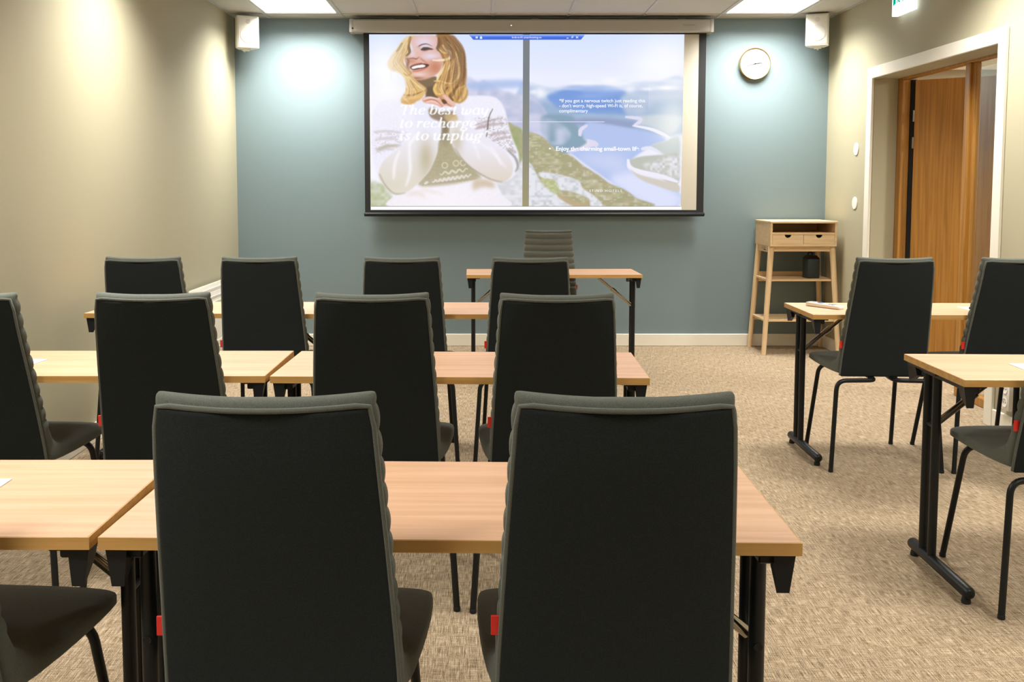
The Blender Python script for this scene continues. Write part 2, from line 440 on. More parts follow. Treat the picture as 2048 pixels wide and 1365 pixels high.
def make_chair():
    t = thing('padded_chair', '', 'chair', (0, 0, 0), 0, 'charcoal chairs at the tables')
    # seat: rounded front edge, deep fold at the back
    st = []
    for f, h in ((0.0, .25), (.35, .62), (.75, .9), (1, 1)):
        y = .502 - .022 * f
        st.append(((y, .474 - .024 * h), (y, .474 + .024 * h), .212 + .024 * h, 0))
    for y, zo, zi, hw in ((.45, .449, .501, .238), (.40, .446, .502, .237), (.33, .443, .499, .232), (.27, .441, .496, .226)):
        st.append(((y, zo), (y, zi), hw, .002))
    for o, i, hw in (((.20, .439), (.235, .498), .219), ((.165, .438), (.210, .505), .213), ((.142, .437), (.190, .519), .208), ((.126, .440), (.174, .540), .203)):
        st.append((o, i, hw, 0))
    seat_end = st[-1]
    seat = obj('seat', sweep(bmesh.new(), st), M['fabric'], t, 60)
    # backrest: channelled pad
    st = [seat_end]
    nch = 10; per = 7
    z0, z1 = .536, ZT - .020
    for j in range(nch * per + 1):
        f = j / (nch * per); z = z0 + (z1 - z0) * f
        if j == 0: continue
        yo = lerp_tab(OUT, z); hw = lerp_tab(HWB, z)
        b = abs(math.sin(PI * (j % per) / per)) ** .7 * .011
        th = .040 - .008 * f
        st.append(((yo, z - .004), (yo + th, z + .006 + .02 * max(0, 1 - f * 3)), hw, b))
    yo = lerp_tab(OUT, z1)
    for dz, sh in ((.007, .97), (.012, .88), (.016, .72), (.019, .48), (.020, .2)):
        c = yo + .018
        st.append(((c - .018 * sh, z1 + dz), (c + .018 * sh, z1 + dz + .001), lerp_tab(HWB, z1) - .010 * (1 - sh) ** 2, .002 * sh))
    back = obj('backrest', sweep(bmesh.new(), st, post=concave), M['fabric'], t, 60)
    # rear cover panel with piping
    st = []
    zz = [.436, .440, .446, .455] + [.455 + (ZT - .026 - .455) * k / 12 for k in range(1, 12)] + [ZT - .028, ZT - .022, ZT - .018]
    for j, z in enumerate(zz):
        sh = .5 if j == 0 else (.6 if j == len(zz) - 1 else 1)
        yo = lerp_tab(OUT, z); hw = lerp_tab(HWB, z) - .006
        st.append(((yo - .010 * sh, z), (yo + .004, z), hw - (.008 if sh < 1 else 0), 0))
    obj('back_panel', sweep(bmesh.new(), st, 44, 9, post=concave), M['cover'], back, 60)
    pts = []
    zs = [.442 + (ZT - .018 - .442) * k / 16 for k in range(17)]
    left = [(-lerp_tab(HWB, z) + .004, lerp_tab(OUT, z) - .004, z) for z in zs]
    right = [(-p[0], p[1], p[2]) for p in left[::-1]]
    hwt = lerp_tab(HWB, ZT - .018) - .004
    mid = [(-hwt + 2 * hwt * k / 14, lerp_tab(OUT, ZT - .012) - .004, ZT - .0145) for k in range(1, 14)]
    path = left[:-1] + [(left[-1][0] + .004, left[-1][1], left[-1][2])] + mid + [(right[0][0] - .004, right[0][1], right[0][2])] + right[1:]
    path = [concave(p[0], p[1], p[2], lerp_tab(HWB, p[2])) for p in path]
    obj('piping', tube(bmesh.new(), path, .0045, 8), M['rim'], back, 60)
    z = .59
    hw = lerp_tab(HWB, z)
    tg = obj('fabric_tag', box(-hw - .013, -hw + .004, lerp_tab(OUT, z) + .004, lerp_tab(OUT, z) + .009, z - .017, z + .017, .001, 1), M['red'], back)
    tg['label'] = 'small red fabric tag'
    # tube legs
    for s in (-1, 1):
        bm = bmesh.new()
        tube(bm, fillet([(s * .255, .04, .006), (s * .228, .070, .426), (s * .045, .085, .426), (s * .045, .17, .428)], .045), .0105, 14)
        lg = obj('leg', bm, M['steel'], t, 50)
        bm = bmesh.new(); lathe(bm, [(.0100, 0), (.0112, .002), (.0112, .012), (.0106, .014)], 'z', (s * .255, .04, 0), 14)
        obj('leg_glide', bm, M['rubber'], lg)
        bm = bmesh.new()
        tube(bm, fillet([(s * .215, .55, .006), (s * .192, .452, .436), (s * .05, .43, .436), (s * .05, .36, .434)], .05), .0105, 14)
        lg = obj('leg', bm, M['steel'], t, 50)
        bm = bmesh.new(); lathe(bm, [(.0100, 0), (.0112, .002), (.0112, .012), (.0106, .014)], 'z', (s * .215, .55, 0), 14)
        obj('leg_glide', bm, M['rubber'], lg)
    bm = bmesh.new()
    for s in (-1, 1):
        bx(bm, s * .047 - .012, s * .047 + .012, .14, .40, .422, .444, .004, 1)
    bx(bm, -.09, .09, .22, .32, .433, .446, .003, 1)
    obj('seat_frame', bm, M['steel'], t)
    return t

chair0 = make_chair()
CH = [
 # x, y, yaw deg, label
 (-.341, 1.492, 0, 'charcoal chair in the nearest row, left of its two fully visible backs'),
 (.222, 1.492, -.6, 'charcoal chair in the nearest row, right one, beside the open end of the table'),
 (-1.03, 1.505, -4, 'charcoal chair in the bottom left corner, only its seat side and leg showing'),
 (-.337, 2.928, 0.4, 'charcoal chair in the second row from the camera, middle one of its three whole backs'),
 (.224, 2.915, 0, 'charcoal chair in the second row from the camera, rightmost of its row'),
 (-1.006, 2.94, 1, 'charcoal chair in second row from the camera, left of its three whole backs'),
 (-1.590, 2.93, -2, 'charcoal chair in the second row cut by the left photo edge, beside white paper'),
 (.216, 4.42, 0, 'charcoal chair in the third row, overlapping the presenter chair by the screen'),
 (-.371, 4.44, 0, 'charcoal chair in the third row, in front of the blue wall under the screen corner'),
 (-1.027, 4.45, .6, 'charcoal chair in the third row, just right of the white radiator'),
 (-1.566, 4.462, 0, 'charcoal chair in the third row against the olive wall, left of the radiator'),
 (1.876, 4.413, -1.8, 'charcoal chair behind the cream handset at the right-hand table'),
 (2.44, 4.40, 1, 'charcoal chair cut by the right photo edge, in front of the oak door'),
 (1.85, 2.862, -2, 'charcoal chair at the nearer right table, only its seat and legs in view'),
 (.486, 7.25, 180, 'ribbed charcoal chair facing the room behind the small table under the screen'),
]
for k, (x, y, a, lab) in enumerate(CH):
    if k == 0:
        chair0.location = (x, y, 0); chair0.rotation_euler = (0, 0, R(a)); chair0['label'] = lab
    else:
        dup(chair0, (x, y, 0), R(a), lab)

# ------------------------------------------------------------------ folding tables
TW, TD, TH_, TT = 1.2, .475, .73, .0225
def make_table():
    t = thing('folding_table', '', 'table', (0, 0, 0), 0, 'folding tables with pale wood tops')
    top = obj('tabletop', box(-TW / 2 + .0012, TW / 2 - .0012, -TD / 2 + .0012, TD / 2 - .0012, TH_ - TT, TH_, .001, 1), M['top'], t)
    bm = bmesh.new()
    w, d = TW / 2, TD / 2
    for a in ((-w, w, -d, -d + .0016), (-w, w, d - .0016, d), (-w, -w + .0016, -d + .0016, d - .0016), (w - .0016, w, -d + .0016, d - .0016)):
        bx(bm, a[0], a[1], a[2], a[3], TH_ - TT - .0002, TH_ - .0008)
    obj('edge_band', bm, M['edge'], top, smooth=0)
    zb = TH_ - TT - .0005
    for s in (-1, 1):
        xe = s * (w - .047)
        bm = bmesh.new(); bx(bm, xe - .018, xe + .018, -d + .03, d - .03, zb - .026, zb, .003, 1)
        bx(bm, xe - .045, xe + .038, -.02, .20, zb - .008, zb)
        obj('end_rail', bm, M['steel'], t)
        for sy in (-1, 1):
            bm = bmesh.new()
            yn, yf = sy * (d - .014), sy * (d - .070)
            ring = []
            for yy_, zl, k_ in ((yn, zb - .070, 0), (yf, zb - .043, .004)):
                ring.append([bm.verts.new((s * px, yy_, pz)) for px, pz in ((w - .006 - k_, zb), (w - .016 - k_, zl), (w - .038 + k_, zl), (w - .044 + k_, zb))])
            bm.faces.new(ring[0]); bm.faces.new(ring[1][::-1])
            for q_ in range(4): bm.faces.new((ring[0][q_], ring[1][q_], ring[1][(q_ + 1) % 4], ring[0][(q_ + 1) % 4]))
            bx(bm, min(s * (w - .075), s * (w - .01)), max(s * (w - .075), s * (w - .01)), min(sy * (d - .012), sy * (d - .085)), max(sy * (d - .012), sy * (d - .085)), zb - .006, zb)
            obj('corner_bracket', bm, M['blackp'], t)
        for y in (.062, .135):
            bm = bmesh.new(); tube(bm, [(xe, y, .045), (xe, y, zb - .01)], .0145, 16)
            obj('leg_post', bm, M['steel'], t, 50)
        bm = bmesh.new()
        yy = d - .005
        tube(bm, [(xe, -yy, .040), (xe, -yy + .004, .040), (xe, -yy + .014, .040), (xe, yy - .014, .040), (xe, yy - .004, .040), (xe, yy, .040)], .02, 16,
             rs=[.010, .016, .020, .020, .016, .010])
        ft = obj('foot_bar', bm, M['steel'], t, 60)
        for y in (-yy + .03, yy - .03):
            bm = bmesh.new(); lathe(bm, [(.013, 0), (.0145, .002), (.0145, .010), (.011, .024)], 'z', (xe, y, 0), 18)
            obj('foot_glide', bm, M['rubber'], ft)
        bm = bmesh.new()
        yb = .0925
        a = Vector((xe - s * .005, yb, .505)); b_ = Vector((xe - s * .235, yb, zb - .012))
        m_ = a.lerp(b_, .55)
        tube(bm, [a, m_], .0115, 12); tube(bm, [m_ - (b_ - a) * .06, m_ + (b_ - a) * .05], .0145, 12); tube(bm, [m_, b_], .009, 12)
        bx(bm, xe - s * .255 - .012, xe - s * .255 + .034, yb - .02, yb + .02, zb - .006, zb)
        obj('folding_brace', bm, M['chrome'], t)
        bm = bmesh.new(); tube(bm, [(xe, .05, .505), (xe, .15, .505)], .008, 10)
        obj('brace_pivot', bm, M['steel'], t)
    return t
table0 = make_table()
def ctr(nx, ny, a, side=0):
    """centre of a table from the middle of its near edge"""
    c, s = math.cos(R(a)), math.sin(R(a))
    return (nx - s * TD / 2, ny + c * TD / 2)
TB = [
 (-.061, 1.6165, -1.38, 'folding table of the nearest row, the one with a free right-hand end'),
 (-1.276, 1.631, 0, 'folding table of the nearest row at the left, cut by the photo edge'),
 (-.076, 3.037, -1.5, 'folding table of the second row, its right end free beside the aisle'),
 (-1.292, 3.058, 0, 'folding table of second row at the left, white paper on it'),
 (-.075, 4.552, -1.2, 'folding table of the third row, right-hand one, nearest the presenter table'),
 (-1.293, 4.576, -1.2, 'folding table of third row whose left end almost meets the olive wall'),
 (.487, 6.60, .7, 'small folding table standing alone under the projection screen'),
 (2.148, 4.525, -1.2, 'folding table in front of the oak door with the cream handset on it'),
 (2.096, 2.972, -2, 'folding table nearest on the right side, its left end and foot bar visible'),
]
for k, (x, y, a, lab) in enumerate(TB):
    cx, cy = ctr(x, y, a)
    if k == 0:
        table0.location = (cx, cy, 0); table0.rotation_euler = (0, 0, R(a + 180)); table0['label'] = lab
    else:
        dup(table0, (cx, cy, 0), R(a + (180 if x < 1 and k != 1 else 0)), lab)

#@@PROPS
# ------------------------------------------------------------------ papers, handset
def paper(x, y, w, d, a, label, n=1):
    o = obj('paper_sheet', box(-w / 2, w / 2, -d / 2, d / 2, 0, .0016), M['paper'], smooth=0)
    o.location = (x, y, TH_ + .0004); o.rotation_euler = (0, 0, R(a))
    return tag(o, label, 'paper', 'white paper sheets on the tables')
paper(-1.068, 1.882, .21, .148, 2, 'white paper on the nearest left table, cut by the photo edge')
paper(-1.62, 3.28, .21, .148, -3, 'white paper on the second-row left table beside the cut-off chair')
paper(2.46, 4.74, .21, .148, -2, 'white paper with a black pen on the table before the oak door')
paper(1.878, 3.185, .21, .148, -4, 'white paper on the nearest right-hand table at the photo edge')
t = thing('ballpoint_pen', 'black pen lying on the white paper before the oak door', 'pen', (2.43, 4.735, TH_ + .0025), R(12))
bm = bmesh.new(); tube(bm, [(-.06, 0, .005), (.055, 0, .005), (.068, 0, .005)], .005, 10, rs=[.005, .005, .0015]); obj('pen_barrel', bm, M['blackp'], t)
bm = bmesh.new(); tube(bm, [(-.06, 0, .0105), (-.02, 0, .0112)], .0015, 6); obj('pen_clip', bm, M['chrome'], t)

t = thing('handset', 'cream handset with blue and grey buttons lying on the right-hand table', 'remote control', (1.695, 4.808, TH_ + .0004), R(33))
st = []
L = .205
for y, hw, h in ((-.102, .015, .006), (-.099, .020, .013), (-.09, .023, .017), (-.03, .024, .019), (.04, .0235, .021), (.085, .022, .022), (.098, .019, .019), (.102, .014, .012)):
    st.append(((y, .0), (y, h), hw, 0))
hs = obj('handset_body', sweep(bmesh.new(), st, 28, 5), M['handset'], t, 50)
bm = bmesh.new(); prism(bm, [(-.013, .012), (.013, .012), (.016, .03), (.0, .042), (-.016, .03)], 'z', .0195, .0222); obj('blue_key', bm, M['bluebtn'], hs, smooth=0)
for r_ in range(4):
    for c_ in range(3):
        x, y = (c_ - 1) * .012, -.004 - r_ * .017
        obj('key', box(x - .0042, x + .0042, y - .005, y + .005, .0165, .0203, .001, 1), M['greybtn'], hs)
obj('display_window', box(-.014, .014, .052, .078, .0195, .0224, .001, 1), M['greybtn'], hs)

# ------------------------------------------------------------------ high desk in the corner
t = thing('standing_desk', 'pale birch standing desk with two drawers in the right corner', 'desk', (2.51, 7.835, 0))
# local: x -.26..+.26, y -.215 (front) .. .215 (back)
W2, D2 = .26, .213
bm = bmesh.new()
bx(bm, -W2, -W2 + .016, -D2, D2, .860, 1.041, .001, 1)
bx(bm, W2 - .016, W2, -D2, D2, .860, 1.041, .001, 1)
bx(bm, -W2 + .016, W2 - .016, -D2, D2, .860, .876, .001, 1)
bx(bm, -W2 + .016, W2 - .016, -D2 + .003, D2, .952, .968, .001, 1)
bx(bm, -W2 + .016, W2 - .016, D2 - .01, D2, .876, 1.041)
obj('desk_box', bm, M['birch'], t)
obj('desk_top', box(-W2 - .003, W2 + .003, -D2 - .004, D2, 1.0415, 1.058, .002, 1), M['birch'], t)
def drawer_front(x0, x1, z0, z1):
    c = (x0 + x1) / 2; r = .026
    P = [(x0, z0), (x1, z0), (x1, z1)]
    P += [(c + r * math.cos(a), z1 - .9 * r * math.sin(a)) for a in [PI * k / 14 for k in range(15)]]
    P += [(x0, z1)]
    return P
for s in (-1, 1):
    a, b_ = sorted((s * .0015, s * (W2 - .018)))
    bm = bmesh.new()
    poly = drawer_front(a, b_, .878, .950)
    # split at the cut-out so that each face stays convex enough
    c = (a + b_) / 2; r = .026
    arc = [(c + r * math.cos(q), .950 - .9 * r * math.sin(q)) for q in [PI * k / 14 for k in range(15)]]
    zc = .950 - .9 * r
    prism(bm, [(a, .878), (b_, .878), (b_, zc), (a, zc)], 'y', -D2 + .002, -D2 + .016)
    for side in (0, 1):
        pts = [p for p in arc if (p[0] >= c - 1e-6 if side else p[0] <= c + 1e-6)]
        e_ = b_ if side else a
        for p, q in zip(pts, pts[1:]):
            prism(bm, [(e_, p[1]), (p[0], p[1]), (q[0], q[1]), (e_, q[1])], 'y', -D2 + .002, -D2 + .016)
    bmesh.ops.remove_doubles(bm, verts=bm.verts[:], dist=1e-5)
    d_ = obj('drawer', bm, M['birch'], t, smooth=0)
    bm = bmesh.new(); bx(bm, a + .006, b_ - .006, -D2 + .03, D2 - .03, .8785, .945)
    obj('drawer_tray', bm, M['dark'], d_, smooth=0)
for sx in (-1, 1):
    for sy in (-1, 1):
        bm = bmesh.new()
        a = Vector((sx * .240, sy * (.170 if sy < 0 else .170), .859)); b_ = Vector((sx * .295, sy * .213 + (0 if sy < 0 else -.02), .0))
        tube(bm, [b_, b_.lerp(a, .04), a], .02, 18, rs=[.0175, .0185, .0235])
        obj('leg', bm, M['birch_leg'], t, 50)
def at_leg(z):
    f = 1 - z / .859
    return .240 + .055 * f, -(.170 + .043 * f), .170 + .023 * f
bm = bmesh.new()
bx(bm, -.235, .235, -.178, -.160, .818, .859, .002, 1)
bx(bm, -.235, .235, .155, .173, .818, .859, .002, 1)
bx(bm, -.25, -.232, -.165, .165, .808, .859, .002, 1)
bx(bm, .232, .25, -.165, .165, .808, .859, .002, 1)
obj('apron', bm, M['birch'], t)
for z in (.582, .262):
    x, y0, y1 = at_leg(z)
    bm = bmesh.new()
    bx(bm, -x - .006, x + .006, y0 + .012, y1 - .012, z, z + .016, .002, 1)
    if z > .5: bx(bm, -x + .02, x - .02, y1 - .02, y1 - .006, z + .016, z + .05, .002, 1)
    bx(bm, -x + .015, x - .015, y1 - .028, y1 - .012, z - .03, z, .002, 1)
    obj('shelf', bm, M['birch'], t)
bm = bmesh.new()
for y in (-.04, -.01, .03):
    bx(bm, -.2508, -.2498, y, y + .006, .825, .85)
bx(bm, -.2508, -.2498, -.06, .0, .822, .827)
obj('marking', bm, M['dark'], t, smooth=0)

t = thing('canister', 'dark green-black square canister with looped cap on the desk shelf', 'canister', (2.628, 7.785, .5985), R(8))
obj('canister_body', box(-.05, .05, -.05, .05, 0, .155, .006, 2), M['canister'], t)
bm = bmesh.new()
A = [bm.verts.new((x, y, .1555)) for x, y in ((-.05, -.05), (.05, -.05), (.05, .05), (-.05, .05))]
B = [bm.verts.new((x * .62, y * .62, .182)) for x, y in ((-.05, -.05), (.05, -.05), (.05, .05), (-.05, .05))]
bm.faces.new(A[::-1]); bm.faces.new(B)
for k in range(4): bm.faces.new((A[k], A[(k + 1) % 4], B[(k + 1) % 4], B[k]))
cp = obj('canister_cap', bm, M['blackp'], t, smooth=0)
bm = bmesh.new(); tube(bm, [(-.01 + .018 * math.cos(a), 0, .190 + .018 * math.sin(a)) for a in [2 * PI * k / 20 for k in range(21)]], .006, 8, caps=False)
obj('loop_handle', bm, M['blackp'], cp)

# ------------------------------------------------------------------ speakers
def speaker(x, y, z0, z1, a, label):
    t = thing('wall_speaker', label, 'speaker', (x, y, z0), R(a), 'white corner speakers')
    h = z1 - z0; w = .088
    bm = bmesh.new()
    prism(bm, [(-w, -.085), (-w + .012, -.095), (w - .012, -.095), (w, -.085), (w, -.02), (.05, .07), (-.05, .07), (-w, -.02)], 'z', 0, h)
    bmesh.ops.bevel(bm, geom=[e for e in bm.edges], offset=.005, segments=2, profile=.5, affect='EDGES')
    obj('cabinet', bm, M['white'], t)
    obj('front_grille', box(-w + .014, w - .014, -.099, -.0945, .012, h - .012, .004, 2), M['white'], t)
    bm = bmesh.new(); lathe(bm, [(.063, -.0992), (.063, -.1025), (.058, -.1035), (.02, -.1015)], 'y', (0, 0, h * .40), 40)
    obj('woofer', bm, M['grille'], t)
    bm = bmesh.new(); lathe(bm, [(.018, -.0992), (.018, -.1015), (.012, -.1022)], 'y', (0, 0, h * .82), 24)
    obj('tweeter', bm, M['grille'], t)
    bm = bmesh.new()
    tube(bm, fillet([(0, -.01, -.008), (0, .05, -.008), (0, .10, -.008), (0, .10, .06)], .02), .008, 10)
    bx(bm, -.03, .03, -.04, .03, -.014, .001, .005, 2)
    bx(bm, -.03, .03, .09, .12, .03, .12, .004, 1)
    obj('mounting_bracket', bm, M['white'], t)
    return t
speaker(-1.893, 7.90, 2.425, 2.672, 24, 'white speaker in the upper left corner by the olive wall')
speaker(2.672, 7.90, 2.442, 2.689, -21, 'white speaker in the upper right corner, above the clock side')

# ------------------------------------------------------------------ clock
t = thing('wall_clock', 'round white wall clock with thin brass rim on the blue wall', 'clock', (2.216, YB, 2.327))
rr = .127
bm = bmesh.new(); lathe(bm, [(rr, -.0005), (rr, -.040), (rr - .003, -.043), (rr - .0075, -.042), (rr - .0075, -.034), (rr - .01, -.0335), (.01, -.0335)], 'y', (0, 0, 0), 64)
obj('rim', bm, M['brass'], t)
bm = bmesh.new(); lathe(bm, [(rr - .008, -.0336), (rr - .008, -.036), (.01, -.036)], 'y', (0, 0, 0), 64); obj('dial', bm, M['face'], t)
for dx, dz, l, w, nm in ((-.97, -.27, .082, .0026, 'minute_hand'), (.995, .10, .060, .0036, 'hour_hand')):
    bm = bmesh.new(); n = Vector((dx, 0, dz)).normalized(); pr = Vector((-n.z, 0, n.x))
    a, b_ = -n * .008, n * l
    vs = []
    for yy in (-.0385, -.0395):
        vs.append([bm.verts.new(p + Vector((0, yy, 0))) for p in (a + pr * w, b_ + pr * w * .6, b_ - pr * w * .6, a - pr * w)])
    bm.faces.new(vs[0]); bm.faces.new(vs[1][::-1])
    for k in range(4): bm.faces.new((vs[0][k], vs[1][k], vs[1][(k + 1) % 4], vs[0][(k + 1) % 4]))
    obj(nm, bm, M['blackp'], t, smooth=0)
bm = bmesh.new(); lathe(bm, [(.006, -.0362), (.006, -.041), (.003, -.0415)], 'y', (0, 0, 0), 20); obj('hub', bm, M['blackp'], t)

# ------------------------------------------------------------------ round wall plates, socket
for z, lab in ((1.612, 'upper round white wall plate left of the door casing'), (1.203, 'lower round white wall plate left of the door casing')):
    t = thing('round_wall_plate', lab, 'wall plate', (XR, 7.43, z), 0, 'round wall plates by the door')
    bm = bmesh.new(); lathe(bm, [(.047, -.0005), (.048, -.003), (.046, -.006), (.03, -.007), (.005, -.007)], 'x', (0, 0, 0), 40)
    obj('cover', bm, M['white'], t)
t = thing('wall_socket', 'white double wall socket low on the right wall beyond the casing', 'socket', (XR, 5.155, .21))
obj('socket_plate', box(-.034, -.0005, -.042, .042, -.078, .078, .005, 2), M['white'], t)
for z in (-.036, .036):
    bm = bmesh.new(); lathe(bm, [(.027, -.0342), (.027, -.036), (.022, -.0362), (.020, -.0348), (.004, -.0346)], 'x', (0, 0, z), 30)
    hole = obj('socket_outlet', bm, M['white'], t)
    bm = bmesh.new()
    for y in (-.0095, .0095): lathe(bm, [(.003, -.0345), (.003, -.0354)], 'x', (0, y, z), 10)
    obj('pin_holes', bm, M['dark'], hole)

# ------------------------------------------------------------------ exit sign above the door
t = thing('exit_sign', 'lit green and white emergency exit sign high above the door', 'sign', (XR, 6.58, 2.478))
SY, SH, SX = .148, .20, -.055
obj('sign_housing', box(SX, -.012, -SY, SY, 0, SH, .004, 1), M['signwhite'], t)
bm = bmesh.new(); bx(bm, -.012, -.0005, -.05, .05, .04, .12); obj('wall_mount', bm, M['white'], t)
xs = SX - .0012
bm = bmesh.new()
# pictogram: y runs towards the camera (to the right in view is -y)
def sp(poly):
    prism(bm, poly, 'x', xs, SX - .0002)
sp([(.128, .066), (.128, .185), (.088, .185), (.088, .078)])
sp([(.074, .080), (.058, .110), (.050, .106), (.064, .074)])           # rear leg
sp([(.050, .112), (.036, .088), (.018, .088), (.018, .078), (.042, .078), (.062, .108)])
sp([(.062, .108), (.046, .150), (.026, .145), (.040, .104)])           # torso
sp([(.046, .150), (.010, .132), (.012, .124), (.050, .140)])
lathe(bm, [(.012, xs), (.012, SX - .0002)], 'x', (0, .028, .165), 18)
sp([(-.010, .10), (-.022, .072), (-.030, .076), (-.020, .104)])
sp([(-.040, .086), (-.122, .086), (-.122, .165), (-.040, .165)])
obj('pictogram', bm, M['signgreen'], t, smooth=0)
bm = bmesh.new()
for y0, y1, z in ((.135, .105, .018), (.135, .112, .012), (.135, .118, .024)):
    prism(bm, [(y0, z), (y1, z), (y1, z + .0026), (y0, z + .0026)], 'x', xs, SX - .0002)
obj('small_print', bm, M['greybtn'], t, smooth=0)

# ------------------------------------------------------------------ radiator
t = thing('radiator', 'white panel radiator under the left wall behind the chairs', 'radiator', (XL, 7.17, 0))
RX0, RX1, RY, RZ0, RZ1 = .035, .135, .60, .13, .605
bm = bmesh.new()
bx(bm, RX1 - .012, RX1, -RY, RY, RZ0, RZ1, .004, 2)
bx(bm, RX0, RX0 + .012, -RY, RY, RZ0, RZ1, .004, 2)
for z in (.18, .225, .51, .55):
    bx(bm, RX1 - .001, RX1 + .0025, -RY + .02, RY - .02, z, z + .012, .001, 1)
obj('panel', bm, M['radiator'], t)
bm = bmesh.new()
for s in (-1, 1): bx(bm, RX0 + .01, RX1 - .01, s * RY - .002, s * RY + .002, RZ0 + .01, RZ1 + .002)
obj('side_cover', bm, M['radiator'], t, smooth=0)
bm = bmesh.new()
bx(bm, RX0, RX0 + .008, -RY, RY, RZ1 - .004, RZ1 + .016); bx(bm, RX1 - .008, RX1 + .001, -RY, RY, RZ1 - .004, RZ1 + .016, .002, 1)
for k in range(60):
    y = -RY + .01 + k * (2 * RY - .02) / 59
    bx(bm, RX0 + .008, RX1 - .008, y - .003, y + .003, RZ1 + .004, RZ1 + .012)
obj('top_grille', bm, M['radiator'], t, smooth=0)
bm = bmesh.new(); lathe(bm, [(.018, -RY - .012), (.018, -RY - .003), (.011, -RY)], 'y', (RX1 - .035, 0, RZ1 - .035), 20)
obj('end_plug', bm, M['brass'], t)
bm = bmesh.new(); lathe(bm, [(.012, -RY - .085), (.021, -RY - .082), (.022, -RY - .035), (.015, -RY - .025), (.012, -RY - .003)], 'y', (RX0 + .012, 0, RZ1 - .035), 20)
obj('thermostat_valve', bm, M['white'], t)
bm = bmesh.new(); tube(bm, fillet([(RX0 + .012, -RY - .018, RZ1 - .04), (RX0 + .012, -RY - .018, .0)], .02), .008, 10)
obj('supply_pipe', bm, M['white'], t)
for y in (-.4, .4):
    obj('wall_bracket', box(.001, RX0, y - .02, y + .02, .2, .55), M['white'], t, smooth=0)

#@@SCREEN
# ------------------------------------------------------------------ projection screen with the slide thrown on it
SYF = 8.0                               # plane of the screen cloth
t = thing('projector_screen', 'pulled-down projection screen showing a slide, hung on the blue wall', 'projection screen', (0, SYF, 0))
X0, X1, ZB, ZTOP = -.966, 1.806, 1.085, 2.60
WX0, WX1, WZ0 = -.921, 1.747, 1.137
obj('screen_cloth', box(WX0, WX1, -.002, .002, WZ0, ZTOP), M['scr'], t, smooth=0)
bm = bmesh.new()
bx(bm, X0, WX0, -.0024, .0024, ZB + .01, ZTOP); bx(bm, WX1, X1, -.0024, .0024, ZB + .01, ZTOP)
bx(bm, WX0, WX1, -.0024, .0024, ZB + .01, WZ0)
bx(bm, WX0, WX1, -.0024, .0024, 2.556, ZTOP)
obj('black_border', bm, M['scrblack'], t, smooth=0)
bm = bmesh.new()
tube(bm, [(X0 - .008, 0, ZB + .016), (X0 - .004, 0, ZB + .016), (X1 + .004, 0, ZB + .016), (X1 + .010, 0, ZB + .016)], .017, 18, rs=[.010, .017, .017, .010])
obj('weight_bar', bm, M['blackp'], t, 50)
bm = bmesh.new()
CX0, CX1, CZ0, CZ1 = -1.072, 1.852, 2.567, 2.668
prism(bm, [(-.062, CZ0 + .008), (-.056, CZ0), (.070, CZ0), (.070, CZ1), (-.052, CZ1), (-.062, CZ1 - .010)], 'x', CX0 + .03, CX1 - .03)
cs = obj('casing', bm, M['casing'], t, 30)
for s, xa in ((-1, CX0), (1, CX1)):
    obj('end_cap', box(min(xa, xa - s * .0305), max(xa, xa - s * .0305), -.064, .070, CZ0 - .003, CZ1 + .002, .006, 2), M['casing'], t)
bm = bmesh.new(); bx(bm, CX0 + .020, CX0 + .032, -.0655, -.0635, CZ0 + .022, CZ0 + .034); obj('sensor_window', bm, M['dark'], cs, smooth=0)
bm = bmesh.new(); bx(bm, .222, .232, -.0632, -.0615, CZ0 + .048, CZ0 + .053); obj('status_led', bm, M['led'], cs, smooth=0)
for x in (-.75, .42, 1.6):
    obj('wall_bracket', box(x - .03, x + .03, -.02, .0755, CZ1 - .002, CZ1 + .010), M['casing'], t, smooth=0)

# ---- painting the slide: a colour buffer laid out like the projected picture
IX0, IX1, IY0, IY1 = 738.0, 1370.0, 67.5, 413.5
S = 1.5
GW, GH = int((IX1 - IX0) * S), int((IY1 - IY0) * S)
yy, xx = np.mgrid[0:GH, 0:GW].astype(np.float32)
PXX = xx / S + IX0; PYY = yy / S + IY0
rng = np.random.default_rng(7)
def c3(c): return np.array(c, np.float32) / 255.
def blur(a, r):
    r = int(round(r * S))
    if r < 1: return a
    for _ in range(2):
        for ax in (0, 1):
            p = np.pad(a, [(r + 1, r) if k == ax else (0, 0) for k in (0, 1)], mode='edge')
            cs_ = np.cumsum(p, axis=ax)
            n = a.shape[ax]
            hi = np.take(cs_, np.arange(2 * r + 1, 2 * r + 1 + n), axis=ax); lo = np.take(cs_, np.arange(0, n), axis=ax)
            a = (hi - lo) / (2 * r + 1)
    return a
def noise(sx, sy, seed=0):
    g_ = np.random.default_rng(seed)
    h, w_ = max(2, int(346 / sy) + 2), max(2, int(632 / sx) + 2)
    a = g_.random((h, w_)).astype(np.float32)
    fy = (PYY - IY0) / sy; fx = (PXX - IX0) / sx
    i, j = np.minimum(fy.astype(int), h - 2), np.minimum(fx.astype(int), w_ - 2)
    v, u = fy - i, fx - j; v = v * v * (3 - 2 * v); u = u * u * (3 - 2 * u)
    return (a[i, j] * (1 - u) + a[i, j + 1] * u) * (1 - v) + (a[i + 1, j] * (1 - u) + a[i + 1, j + 1] * u) * v
